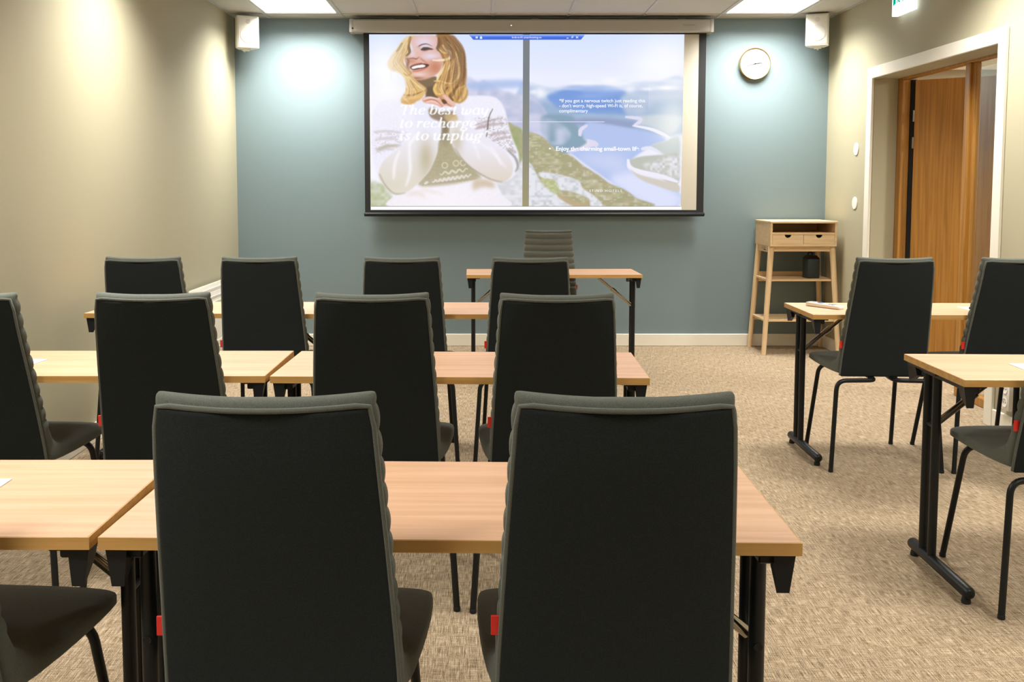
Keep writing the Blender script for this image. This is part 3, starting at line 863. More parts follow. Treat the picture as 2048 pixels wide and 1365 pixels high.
def spline(P, n=8, closed=True):
    P = np.array(P, np.float32); out = []
    N_ = len(P)
    for i in range(N_ if closed else N_ - 1):
        if closed: a, b, c, d = P[i - 1], P[i], P[(i + 1) % N_], P[(i + 2) % N_]
        else: a, b, c, d = P[max(i - 1, 0)], P[i], P[i + 1], P[min(i + 2, N_ - 1)]
        for k in range(n):
            u = k / n
            out.append(.5 * ((2 * b) + (c - a) * u + (2 * a - 5 * b + 4 * c - d) * u * u + (3 * b - a - 3 * c + d) * u ** 3))
    if not closed: out.append(P[-1])
    return np.array(out)
def inside(P):
    P = np.asarray(P, np.float32)
    x0, x1 = P[:, 0].min() - 1, P[:, 0].max() + 1; y0, y1 = P[:, 1].min() - 1, P[:, 1].max() + 1
    m = np.zeros((GH, GW), np.float32)
    a0, a1 = max(0, int((x0 - IX0) * S)), min(GW, int((x1 - IX0) * S) + 2)
    b0, b1 = max(0, int((y0 - IY0) * S)), min(GH, int((y1 - IY0) * S) + 2)
    if a1 <= a0 or b1 <= b0: return m
    X, Y = PXX[b0:b1, a0:a1], PYY[b0:b1, a0:a1]
    c = np.zeros(X.shape, bool)
    for (xa, ya), (xb, yb) in zip(P, np.roll(P, -1, 0)):
        if ya == yb: continue
        k = ((ya > Y) != (yb > Y)) & (X < (xb - xa) * (Y - ya) / (yb - ya) + xa)
        c ^= k
    m[b0:b1, a0:a1] = c
    return m
IMG = np.zeros((GH, GW, 3), np.float32)
def over(mask, col, al=1.0):
    global IMG
    a = (mask * al)[..., None]
    IMG = IMG * (1 - a) + c3(col) * a
def poly(P, col, soft=.7, al=1.0, smooth=True):
    over(blur(inside(spline(P) if smooth else P), soft), col, al)
def stroke(P, w0, w1, col, al=1.0, soft=.6):
    """tapered brush stroke along a smooth path"""
    Q = spline(P, 6, False); n = len(Q)
    L_, R_ = [], []
    for i in range(n):
        d = Q[min(i + 1, n - 1)] - Q[max(i - 1, 0)]; d = d / (np.hypot(*d) + 1e-6)
        f = i / (n - 1); w_ = (w0 + (w1 - w0) * f) * (.35 + .65 * math.sin(PI * min(1, max(0, .08 + .9 * f))))
        nn = np.array([-d[1], d[0]]) * w_ / 2
        L_.append(Q[i] + nn); R_.append(Q[i] - nn)
    over(blur(inside(np.array(L_ + R_[::-1])), soft), col, al)
A_ = lambda *p: [(750 + x / 7.877, 60 + y / 7.877) for x, y in p]
B_ = lambda *p: [(730 + x / 5.933, 190 + y / 5.933) for x, y in p]
C_ = lambda *p: [(1040 + x / 5.389, 60 + y / 5.389) for x, y in p]
D_ = lambda *p: [(1040 + x / 5.389, 230 + y / 5.389) for x, y in p]

# sky over both halves
f = np.clip((PYY - 68) / 110, 0, 1)[..., None]
IMG[:] = c3((205, 222, 252)) * (1 - f) + c3((240, 240, 254)) * f
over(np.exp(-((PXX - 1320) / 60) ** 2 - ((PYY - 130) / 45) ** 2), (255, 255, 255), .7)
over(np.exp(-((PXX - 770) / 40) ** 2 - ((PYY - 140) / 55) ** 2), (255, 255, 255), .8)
over(noise(60, 14, 3), (225, 226, 250), .35)
# far blue hills and haze, right half
poly(C_((110, 560), (330, 610), (560, 590), (760, 575), (1050, 600), (1250, 560), (1500, 540), (1780, 520), (1800, 1100), (0, 1100), (0, 590)), (178, 196, 226), 3)
poly(C_((300, 690), (420, 640), (560, 600), (760, 592), (1000, 605), (1150, 650), (1180, 720), (1500, 740), (1400, 900), (900, 900), (500, 880), (330, 760)), (112, 150, 220), 3)
poly(C_((1100, 720), (1400, 660), (1800, 640), (1800, 1040), (1300, 1040)), (186, 200, 222), 4)
poly(C_((110, 780), (400, 800), (700, 880), (1000, 880), (1300, 900), (1500, 760), (1800, 760), (1800, 1100), (100, 1100)), (150, 176, 205), 6, .8)
for p, w_, h, al in (((225, 670), 12, 13, .9), ((150, 660), 8, 5, .7), ((1000, 540), 16, 7, .7), ((1200, 630), 10, 6, .6), ((1380, 625), 14, 4, .9), ((1600, 612), 26, 5, 1), ((700, 560), 24, 4, .5), ((1700, 560), 30, 9, .5)):
    q = C_(p)[0]; over(np.exp(-((PXX - q[0]) / w_) ** 2 - ((PYY - q[1]) / h) ** 2), (250, 250, 255), al)
# left rocky shoulder seen in both halves
poly([(925, 172), (960, 165), (990, 172), (1020, 185), (1060, 190), (1085, 208), (1100, 240), (1125, 290), (1100, 420), (930, 420)], (205, 206, 228), 3)
over(blur(inside(spline([(960, 165), (1000, 176), (1060, 192), (1100, 240), (1110, 300), (960, 300)])), 2) * noise(14, 9, 5), (160, 172, 205), .6)
poly([(930, 168), (960, 160), (1046, 158), (1046, 172), (1000, 176), (950, 178)], (160, 182, 228), 4, .8)
# green valley sides
poly(D_((250, 0), (560, 0), (640, 120), (700, 240), (740, 290), (600, 380), (400, 420), (250, 200)), (128, 156, 176), 3)
over(blur(inside(spline(D_((110, 0), (400, 60), (560, 200), (420, 320), (110, 160)))), 3) * noise(16, 14, 8), (206, 208, 232), .9)
poly(D_((560, 60), (760, 20), (1260, 60), (1250, 130), (900, 150), (700, 110)), (140, 152, 190), 3, .9)
# the lake
poly(D_((730, 75), (960, 90), (1230, 140), (1450, 190), (1600, 260), (1440, 330), (1240, 470), (1220, 580), (1330, 660), (1730, 800), (1740, 990), (1420, 985), (1000, 720), (620, 450), (560, 400), (760, 330), (860, 310), (700, 220)), (172, 190, 234), 2)
over(blur(inside(spline(D_((1240, 600), (1730, 830), (1730, 985), (1430, 985), (1000, 700)))), 8), (222, 226, 250), .9)
over(blur(inside(spline(D_((650, 440), (1100, 420), (1150, 640), (850, 560)))), 10), (196, 206, 240), .9)
# right shore
poly(D_((1240, 100), (1400, 110), (1560, 180), (1640, 210), (1740, 120), (1740, 0), (1300, 0), (1330, 60)), (196, 206, 214), 3)
stroke(D_((1150, 10), (1310, 30), (1300, 70), (1250, 100)), 8, 9, (222, 218, 240))
stroke(D_((1230, 105), (1420, 140), (1560, 195), (1650, 245)), 5, 9, (240, 238, 252))
poly(D_((1430, 330), (1600, 270), (1740, 230), (1740, 470), (1560, 410)), (190, 200, 196), 2)
stroke(D_((1330, 360), (1430, 350), (1550, 405)), 8, 7, (226, 226, 244))
poly(D_((1200, 500), (1290, 450), (1440, 430), (1600, 420), (1740, 420), (1740, 740), (1500, 660), (1290, 590)), (184, 188, 176), 1.5)
over(blur(inside(spline(D_((1350, 520), (1500, 490), (1740, 430), (1740, 700), (1450, 600)))), 4) * noise(5, 5, 11), (236, 232, 244), 1.0)
stroke(D_((1190, 470), (1210, 560), (1320, 610), (1560, 660), (1740, 720)), 9, 12, (238, 234, 248))
poly(D_((1200, 575), (1320, 640), (1560, 700), (1740, 745), (1740, 830), (1500, 760), (1330, 690)), (205, 198, 186), 1.5)
stroke(D_((660, 220), (670, 150), (740, 100)), 9, 8, (218, 216, 238))
stroke(D_((520, 390), (700, 350), (780, 310), (860, 318)), 6, 12, (220, 214, 234))
stroke(D_((740, 265), (820, 290), (850, 310)), 8, 7, (218, 214, 236))
# near slope: olive moss and pale rock
slope = blur(inside(spline([(1010, 252)] + D_((0, 175), (110, 180), (250, 230), (420, 380), (560, 430), (700, 540), (860, 640), (1000, 740), (1150, 800), (1290, 900), (1420, 990), (0, 1000)) + [(1000, 415)])), 1)
over(slope, (172, 160, 128))
over(slope * noise(13, 9, 21), (156, 158, 112), .8)
over(slope * np.clip(noise(9, 6, 22) * 1.6 - .7, 0, 1), (206, 200, 164), .7)
over(slope * np.clip(noise(7, 4, 23) * 2.2 - 1.5, 0, 1), (222, 218, 218), .7)
for P in (D_((0, 480), (120, 520), (170, 600), (250, 730), (420, 860), (540, 950), (660, 990), (0, 990)),
          D_((210, 620), (330, 620), (560, 670), (660, 720), (700, 790), (820, 870), (920, 985), (790, 985), (760, 900), (560, 820), (420, 800), (380, 700), (260, 680))):
    m_ = blur(inside(spline(P)), 1)
    over(m_, (226, 226, 234)); over(m_ * np.clip(noise(6, 5, 31) * 2 - .8, 0, 1), (176, 180, 180), .6)
m_ = blur(inside(spline(D_((230, 690), (380, 700), (440, 790), (420, 850), (320, 800)))), 2); over(m_, (202, 206, 160), .8); over(m_ * noise(5, 4, 33), (150, 160, 90), .6)
stroke(D_((420, 860), (540, 930), (700, 985), (770, 985)), 10, 14, (182, 162, 120), .9, 1.5)
# rock behind her arm, right bottom of the left half, and bottom left foliage
m_ = blur(inside([(985, 318), (1046, 305), (1046, 414), (960, 414)]), 3); over(m_, (228, 228, 234)); over(m_ * noise(9, 5, 41), (190, 192, 196), .7)
m_ = blur(inside(spline([(1012, 245), (1030, 250), (1046, 262), (1046, 318), (1028, 322), (1018, 280)])), 2); over(m_, (170, 166, 128)); over(m_ * noise(8, 8, 42), (140, 160, 96), .8)
m_ = blur(inside([(738, 180), (765, 180), (775, 414), (738, 414)]), 6); over(m_, (244, 242, 250), .9)
m_ = blur(inside([(738, 362), (768, 370), (792, 414), (738, 414)]), 4); over(m_, (206, 208, 190)); over(m_ * noise(8, 7, 43), (166, 176, 120), .8)

# ---- the woman in the picture: sweater
body = spline(B_((110, 130), (230, 50), (420, 40), (620, 60), (900, 20), (1230, 0), (1450, 0), (1580, 40), (1660, 160), (1700, 330), (1760, 520), (1830, 700), (1810, 900), (1700, 1010), (1560, 1010), (1620, 1180), (1660, 1330), (320, 1330), (330, 1180), (200, 1060), (130, 960), (90, 830), (60, 640), (80, 300)))
BODY = blur(inside(body), 1)
over(BODY, (240, 238, 250))
over(BODY * np.clip((PYY - 330) / 60, 0, 1), (246, 236, 236), .5)
over(BODY * noise(3, 3, 51), (226, 222, 236), .35)
# shaded chest
m_ = blur(inside(spline(B_((880, 300), (990, 300), (1040, 600), (1180, 780), (1370, 960), (1320, 990), (1000, 1060), (660, 1080), (620, 1000), (740, 900), (830, 700), (860, 540)))), 3)
over(m_, (166, 156, 122)); over(m_ * noise(3, 3, 52), (186, 176, 142), .5)
over(np.exp(-((PXX - 889) / 9) ** 2 - ((PYY - 255) / 26) ** 2), (120, 104, 80), .8)
# fair isle rows
def row(y0, y1, x0, x1, amp, per, w_, col, al=.9):
    P = []
    n = 40
    for k in range(n + 1):
        u = k / n; x = x0 + (x1 - x0) * u
        P.append((x, y0 + (y1 - y0) * u + amp * math.sin(2 * PI * u * per)))
    stroke(B_(*P), w_, w_, col, al, .5)
row(930, 880, 880, 1220, 16, 4, 4, (222, 214, 190)); row(1025, 950, 790, 1260, 14, 9, 5, (226, 218, 204)); row(1065, 990, 660, 1330, 8, 16, 3.2, (160, 146, 116))
row(1040, 1040, 690, 740, 8, 1, 5, (226, 218, 204))
for q in ((940, 830), (1075, 805), (1160, 800)):
    p = B_(q)[0]
    over(np.exp(-(((PXX - p[0]) ** 2 + (PYY - p[1]) ** 2) ** .5 - 5.5) ** 2 / 2.2), (214, 206, 178), .8)
# right upper arm pattern
for q0, q1, w_ in (((1300, 350), (1640, 265), 5), ((1330, 380), (1650, 330), 7), ((1480, 470), (1700, 440), 7), ((1500, 540), (1740, 490), 6), ((1680, 640), (1800, 680), 8), ((1300, 400), (1460, 360), 6)):
    stroke(B_(q0, ((q0[0] + q1[0]) / 2, (q0[1] + q1[1]) / 2 - 12), q1), w_, w_, (182, 166, 166), .75, 1)
over(BODY * blur(inside(B_((1290, 260), (1680, 240), (1800, 700), (1650, 640), (1440, 470))), 3) * np.clip(noise(3, 2.5, 53) * 2 - .7, 0, 1), (176, 160, 160), .6)
stroke(B_((1520, 150), (1470, 260), (1450, 440), (1430, 520)), 2.5, 3, (110, 100, 92), .9)
stroke(B_((1700, 650), (1790, 740), (1820, 840), (1790, 910)), 5, 5, (120, 116, 110), .7, 1.2)
# left shoulder pattern
for q0, q1, w_ in (((90, 430), (420, 440), 5), ((110, 520), (380, 520), 6), ((110, 640), (360, 590), 7), ((150, 650), (330, 640), 6)):
    stroke(B_(q0, ((q0[0] + q1[0]) / 2, (q0[1] + q1[1]) / 2 - 14), q1), w_, w_, (206, 196, 200), .8, 1.6)
m_ = blur(inside(B_((80, 420), (500, 420), (420, 600), (100, 700))), 4); over(BODY * m_ * np.clip(noise(3, 2.5, 54) * 2 - .8, 0, 1), (206, 198, 206), .8)
stroke(B_((120, 660), (240, 600), (420, 600)), 5, 4, (178, 170, 136), .8, 2)
# sleeves
m_ = blur(inside(spline(B_((600, 60), (720, 90), (880, 260), (900, 420), (860, 560), (840, 700), (740, 900), (600, 1060), (480, 1150), (340, 1180), (210, 1070), (140, 950), (200, 780), (400, 610), (520, 480), (570, 260)))), 1)
over(m_, (236, 234, 246)); over(m_ * np.clip((PYY - 270) / 100, 0, 1), (214, 204, 180), .85)
over(m_ * np.exp(-((PXX - 850) / 16) ** 2 - ((PYY - 315) / 40) ** 2), (186, 174, 140), .8)
for P in (B_((520, 520), (515, 700), (520, 900), (470, 1080)), B_((400, 650), (340, 800), (320, 1000)), B_((640, 420), (560, 520), (500, 600))): stroke(P, 5, 7, (250, 246, 250), .8, 2)
stroke(B_((150, 930), (220, 1070), (330, 1170), (470, 1160)), 2.5, 3, (150, 142, 110), .8, 1)
m2 = blur(inside(spline(B_((1070, 90), (1130, 110), (1190, 300), (1330, 420), (1500, 530), (1680, 680), (1760, 830), (1740, 960), (1640, 1030), (1500, 1000), (1320, 900), (1180, 780), (1060, 620), (1000, 480), (1010, 340), (1060, 240)))), 1)
over(m2, (234, 230, 242)); over(m2 * np.clip((PYY - 290) / 75, 0, 1), (216, 200, 178), .85)
over(m2 * np.exp(-((PXX - 912) / 14) ** 2 - ((PYY - 280) / 30) ** 2), (196, 184, 156), .8)
for P in (B_((1120, 480), (1280, 560), (1360, 760)), B_((1480, 600), (1560, 700), (1620, 830)), B_((1300, 520), (1500, 660), (1680, 860))): stroke(P, 5, 6, (246, 240, 248), .7, 2)
stroke(B_((1060, 620), (1180, 790), (1330, 910), (1500, 1000), (1640, 1030)), 2.5, 3, (142, 126, 92), .8, 1)
m_ = blur(inside(spline(B_((1300, 1000), (1500, 1020), (1540, 1100), (1400, 1090), (1280, 1130)))), 4); over(m_, (186, 160, 118), .7)
stroke(B_((480, 1180), (640, 1170), (700, 1230)), 6, 6, (214, 190, 160), .7, 4)
stroke(B_((650, 1120), (760, 1140), (920, 1180)), 4, 5, (216, 196, 172), .6, 3)

# neck and hair
poly(A_((560, 780), (700, 740), (960, 720), (1000, 900), (980, 1080), (800, 1090), (780, 950), (660, 860)), (120, 96, 68), 1.5)
poly(A_((800, 900), (930, 880), (960, 1040), (830, 1050)), (96, 78, 56), 2)
HA = A_((960, 70), (1220, 70), (1320, 180), (1400, 300), (1432, 480), (1440, 700), (1425, 860), (1460, 960), (1420, 1080), (1300, 1140), (1180, 1080), (1080, 1040), (960, 1010), (930, 900), (980, 760), (1060, 560), (1010, 330))
poly(HA, (150, 104, 54), 1.5)
HM = blur(inside(spline(HA)), 2)
over(HM * np.clip((PYY - 140) / 45, 0, 1), (214, 164, 88), .75)
LH = A_((560, 78), (620, 74), (560, 200), (530, 330), (470, 420), (450, 540), (560, 640), (640, 790), (780, 900), (790, 960), (700, 1080), (540, 1160), (400, 1110), (440, 1010), (490, 920), (470, 800), (430, 690), (330, 640), (240, 620), (190, 530), (240, 410), (330, 300), (410, 180), (490, 100))
poly(LH, (226, 190, 128), 2)
LM = blur(inside(spline(LH)), 2)
over(LM * np.clip((PYY - 160) / 30, 0, 1), (206, 156, 84), .7)
# face
FACE = A_((600, 84), (720, 74), (930, 76), (990, 130), (960, 260), (1040, 390), (1070, 500), (1010, 640), (900, 720), (760, 765), (630, 765), (575, 690), (560, 610), (505, 560), (470, 500), (470, 440), (505, 385), (590, 300), (570, 200))
poly(FACE, (222, 170, 150), 1)
FM = blur(inside(spline(FACE)), 1)
over(FM * np.exp(-((PXX - 848) / 22) ** 2 - ((PYY - 84) / 16) ** 2), (226, 212, 232), .95)
over(FM * np.exp(-((PXX - 862) / 18) ** 2 - ((PYY - 111) / 7) ** 2), (228, 216, 238), .95)
over(FM * np.exp(-((PXX - 824) / 7) ** 2 - ((PYY - 106) / 9) ** 2), (228, 208, 222), .8)
over(FM * np.exp(-((PXX - 870) / 14) ** 2 - ((PYY - 133) / 14) ** 2), (190, 112, 78), .8)
over(FM * np.exp(-((PXX - 822) / 9) ** 2 - ((PYY - 120) / 5) ** 2), (190, 122, 90), .7)
over(FM * np.exp(-((PXX - 838) / 13) ** 2 - ((PYY - 147) / 4) ** 2), (236, 206, 196), .9)
over(FM * np.exp(-((PXX - 832) / 14) ** 2 - ((PYY - 154.5) / 3) ** 2), (150, 96, 60), .8)
stroke(A_((680, 245), (740, 215), (820, 208), (900, 245)), 3, 1.2, (96, 70, 62), .9, .6)
poly(A_((715, 300), (760, 258), (830, 258), (920, 290), (840, 300), (780, 312)), (74, 58, 54), .8)
stroke(A_((730, 325), (790, 322), (850, 302)), 2, 1.5, (196, 138, 112), .8)
stroke(A_((650, 250), (690, 260), (720, 300)), 3, 2.5, (190, 140, 130), .7, 1)
stroke(A_((520, 440), (590, 430), (650, 440), (690, 410)), 2.5, 2.5, (140, 84, 66), .9, .8)
stroke(A_((700, 420), (760, 470), (830, 520)), 3, 2.5, (180, 112, 86), .8, 1)
stroke(A_((480, 420), (520, 470), (500, 560), (540, 610)), 5, 6, (120, 84, 58), .8, 1.2)
poly(A_((545, 565), (620, 525), (720, 510), (845, 530), (800, 580), (700, 600), (590, 615)), (92, 50, 40), .8)
poly(A_((570, 572), (650, 542), (740, 530), (790, 545), (760, 572), (660, 585), (590, 598)), (250, 246, 244), .6)
stroke(A_((580, 640), (660, 630), (760, 605), (830, 570)), 3.5, 2.5, (204, 112, 96), .9, .8)
stroke(A_((560, 545), (640, 520), (740, 500)), 2.5, 2, (190, 110, 90), .8)
# dark side of the hair by the cheek and locks
for P, w0, w1, col, al in (
    (A_((560, 90), (520, 220), (540, 330), (480, 400)), 6, 6, (112, 84, 48), .9),
    (A_((430, 190), (380, 280), (330, 330)), 6, 5, (140, 116, 66), .8),
    (A_((500, 110), (480, 260), (420, 360), (300, 390)), 6, 5, (248, 234, 200), .9),
    (A_((460, 300), (400, 390), (260, 420)), 5, 4, (250, 240, 214), .9),
    (A_((420, 420), (300, 430), (210, 500), (230, 600)), 5, 5, (238, 206, 146), .9),
    (A_((400, 460), (330, 520), (280, 580), (330, 620)), 4, 4, (200, 154, 90), .7),
    (A_((460, 560), (420, 640), (470, 720), (560, 740)), 6, 5, (236, 204, 136), .9),
    (A_((500, 600), (560, 660), (500, 700), (440, 660)), 4, 3, (176, 120, 62), .8),
    (A_((560, 780), (640, 850), (600, 920), (520, 890), (530, 810)), 4, 3, (240, 196, 120), .9),
    (A_((480, 900), (520, 980), (620, 960), (780, 900)), 5, 5, (226, 174, 98), .9),
    (A_((440, 1010), (560, 1010), (680, 980), (790, 930)), 4, 4, (150, 102, 50), .8),
    (A_((420, 1080), (560, 1060), (700, 1030), (780, 960)), 6, 4, (232, 186, 110), .9),
    (A_((400, 1120), (520, 1130), (640, 1100)), 6, 5, (212, 160, 88), .8),
    (A_((640, 790), (720, 850), (800, 910)), 2.5, 2.5, (220, 170, 96), .9),
    (A_((250, 620), (240, 700), (262, 780)), 1.5, 1.5, (228, 214, 226), .8),
    (A_((180, 470), (150, 560), (200, 620)), 1.2, 1.2, (232, 222, 232), .7),
    (A_((1000, 100), (1010, 200), (980, 280), (1040, 340)), 7, 5, (112, 78, 46), .9),
    (A_((1080, 90), (1150, 200), (1200, 330), (1180, 470)), 9, 7, (104, 72, 42), .9),
    (A_((1210, 90), (1330, 230), (1390, 420), (1380, 640)), 10, 12, (150, 112, 78), .8),
    (A_((1330, 300), (1370, 500), (1390, 700), (1300, 850)), 8, 8, (118, 82, 48), .8),
    (A_((1060, 220), (1120, 300), (1180, 340), (1170, 430), (1050, 460), (900, 460)), 5, 6, (246, 226, 196), .95),
    (A_((1010, 290), (1070, 340), (1150, 350)), 3, 4, (240, 210, 160), .9),
    (A_((1130, 480), (1080, 600), (1000, 700), (970, 780)), 7, 5, (248, 222, 168), .95),
    (A_((1230, 470), (1180, 560), (1100, 640), (1050, 720)), 6, 5, (240, 196, 116), .95),
    (A_((1270, 330), (1300, 480), (1330, 600), (1310, 720), (1220, 830)), 6, 6, (244, 208, 140), .9),
    (A_((1280, 560), (1240, 660), (1150, 760), (1120, 830)), 7, 6, (132, 84, 40), .8),
    (A_((1180, 640), (1130, 740), (1140, 830)), 5, 4, (170, 112, 52), .8),
    (A_((920, 790), (1020, 790), (1120, 820), (1230, 830)), 3, 4, (244, 204, 130), .95),
    (A_((960, 830), (930, 920), (980, 1000), (1060, 980)), 7, 5, (236, 190, 108), .95),
    (A_((1060, 830), (1040, 920), (1080, 1000)), 6, 5, (246, 214, 146), .95),
    (A_((1260, 820), (1200, 920), (1110, 1010)), 6, 4, (222, 166, 84), .9),
    (A_((1150, 880), (1110, 920), (1090, 980)), 4, 3, (110, 74, 38), .8),
    (A_((1300, 850), (1250, 950), (1180, 1040), (1230, 1100)), 8, 8, (104, 74, 42), .85),
    (A_((1420, 860), (1330, 900), (1280, 960), (1270, 1040)), 5, 5, (222, 172, 100), .9),
    (A_((1430, 880), (1400, 1000), (1320, 1110)), 7, 7, (226, 188, 122), .8),
    (A_((1350, 960), (1320, 1040), (1280, 1110)), 5, 5, (140, 100, 50), .6),
): stroke(P, w0, w1, col, al, .8)
# loose strands of hair between guide curves
hr = np.random.default_rng(12)
def strands(Ga, Gb, n, cols, al=.5):
    Ga, Gb = np.array(Ga), np.array(Gb)
    for _ in range(n):
        u = hr.random(); P = Ga * (1 - u) + Gb * u + hr.normal(0, 1.0, (len(Ga), 2)) + hr.normal(0, 1.2, (1, 2))
        k0 = hr.integers(0, 2); k1 = len(P) - hr.integers(0, 2)
        pal = cols[0] if hr.random() > u else cols[1]
        stroke(P[k0:k1], hr.uniform(.8, 2.2), hr.uniform(.6, 1.6), pal[hr.integers(len(pal))], al, .5)
GOLD = [(246, 214, 150), (228, 180, 104), (204, 148, 78), (250, 230, 190), (150, 100, 52)]
BRWN = [(112, 80, 48), (138, 100, 66), (92, 66, 40), (170, 124, 74), (156, 120, 88)]
strands(A_((1010, 330), (1080, 520), (1000, 740), (960, 880), (1040, 1000)), A_((1210, 80), (1400, 330), (1425, 620), (1400, 860), (1390, 1080)), 90, (GOLD, BRWN))
strands(A_((1000, 90), (1030, 240), (1120, 400), (1150, 560)), A_((1180, 80), (1320, 240), (1390, 460), (1410, 700)), 40, (BRWN, BRWN), .4)
strands(A_((590, 84), (530, 260), (470, 440), (570, 640), (700, 830)), A_((450, 150), (300, 350), (210, 520), (330, 640), (470, 740)), 50, (GOLD, [(250, 236, 206), (236, 204, 150), (216, 178, 116)]), .45)
strands(A_((560, 760), (680, 850), (780, 930), (640, 1020)), A_((480, 820), (480, 960), (420, 1060), (520, 1130)), 40, (GOLD, GOLD), .5)
# hands under the chin
poly(A_((730, 1085), (760, 1045), (880, 1035), (1000, 1060), (1060, 1010), (1120, 1010), (1220, 1110), (1280, 1180), (1230, 1200), (1100, 1180), (1040, 1210), (960, 1170), (860, 1150), (760, 1130)), (226, 176, 158), .9)
for P, w0, w1, col in ((A_((760, 1110), (860, 1080), (960, 1100), (1060, 1190)), 2, 2, (168, 96, 66)), (A_((740, 1080), (850, 1050), (1000, 1075)), 3, 3, (240, 206, 200)),
    (A_((800, 1125), (900, 1110), (1000, 1150)), 3, 3, (238, 202, 196)), (A_((1080, 1020), (1160, 1090), (1250, 1170)), 3.5, 3, (236, 192, 172)), (A_((1000, 1030), (1080, 1110), (1200, 1190)), 3, 3, (176, 104, 62)),
    (A_((960, 1010), (1040, 1040), (1090, 1100)), 4, 4, (206, 136, 86))): stroke(P, w0, w1, col, .9, .7)
poly(A_((1040, 1090), (1090, 1080), (1130, 1130), (1080, 1150)), (96, 66, 40), .8)
poly(B_((740, 180), (800, 130), (900, 190), (1050, 180), (1060, 240), (960, 300), (880, 300), (780, 260)), (128, 104, 78), 2, .85)
poly(B_((940, 230), (1080, 210), (1100, 280), (980, 310)), (200, 172, 120), 2, .8)
poly(B_((600, 70), (690, 80), (740, 170), (760, 260), (860, 330), (760, 420), (600, 330), (575, 200)), (230, 230, 246), 1.5, .9)
poly(B_((1080, 85), (1130, 130), (1180, 270), (1120, 290), (1060, 160)), (226, 224, 240), 1.2, .9)

# light spilling through the projected picture
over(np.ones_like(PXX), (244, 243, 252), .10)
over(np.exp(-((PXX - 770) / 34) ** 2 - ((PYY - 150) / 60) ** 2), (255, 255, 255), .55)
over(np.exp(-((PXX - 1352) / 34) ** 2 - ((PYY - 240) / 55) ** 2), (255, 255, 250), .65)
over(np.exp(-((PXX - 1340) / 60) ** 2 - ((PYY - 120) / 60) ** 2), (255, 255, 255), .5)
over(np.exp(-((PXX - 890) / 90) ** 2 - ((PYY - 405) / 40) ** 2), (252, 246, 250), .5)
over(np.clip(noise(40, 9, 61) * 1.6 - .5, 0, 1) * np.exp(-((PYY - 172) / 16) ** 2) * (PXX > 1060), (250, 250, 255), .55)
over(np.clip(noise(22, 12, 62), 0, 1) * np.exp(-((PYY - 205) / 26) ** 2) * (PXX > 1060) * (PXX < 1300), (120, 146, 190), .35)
# dividing bar, thin rule, browser strip
over(((PXX > 1046.2) & (PXX < 1059.8)).astype(np.float32), (124, 130, 134))
over(((PXX > 1046.2) & (PXX < 1059.8)).astype(np.float32) * np.clip((PYY - 150) / 260, 0, 1), (160, 152, 118))
over(((PXX > 1000) & (PXX < 1212) & (np.abs(PYY - 242) < .8) & ((PXX < 1046) | (PXX > 1060))).astype(np.float32), (232, 236, 252), .8)
bar = inside([(937.5, 68), (1170.5, 68), (1162, 78), (947, 78)])
over(bar, (74, 108, 222)); over(bar * np.clip((73 - PYY) / 4, 0, 1), (132, 168, 250))
for x in (952.5, 954.5): over(inside([(x - 1.2, 71.5), (x + 1.2, 71.5), (x + 1.2, 75), (x - 1.2, 75)]), (235, 240, 255), .8)
over(inside([(959.5, 72.5), (964.5, 72.5), (964.5, 76), (959.5, 76)]), (240, 244, 255)); over(inside([(960.6, 70.2), (963.4, 70.2), (963.4, 72.5), (960.6, 72.5)]), (220, 230, 255), .8)
over(inside([(1133.5, 73.6), (1137.5, 73.6), (1137.5, 75.2), (1133.5, 75.2)]), (240, 244, 255))
over(inside([(1143.5, 71), (1147.5, 70), (1147, 74), (1143, 75)]), (215, 225, 255), .8)
over(inside([(1152.5, 70.5), (1157.5, 74.5), (1156.5, 75.2), (1152, 71.2)]), (240, 244, 255)); over(inside([(1156.8, 70.5), (1152, 74.5), (1152.8, 75.2), (1157.6, 71.2)]), (240, 244, 255))
over(blur(((PYY > 412.6)).astype(np.float32), .3), (120, 130, 150), .6)

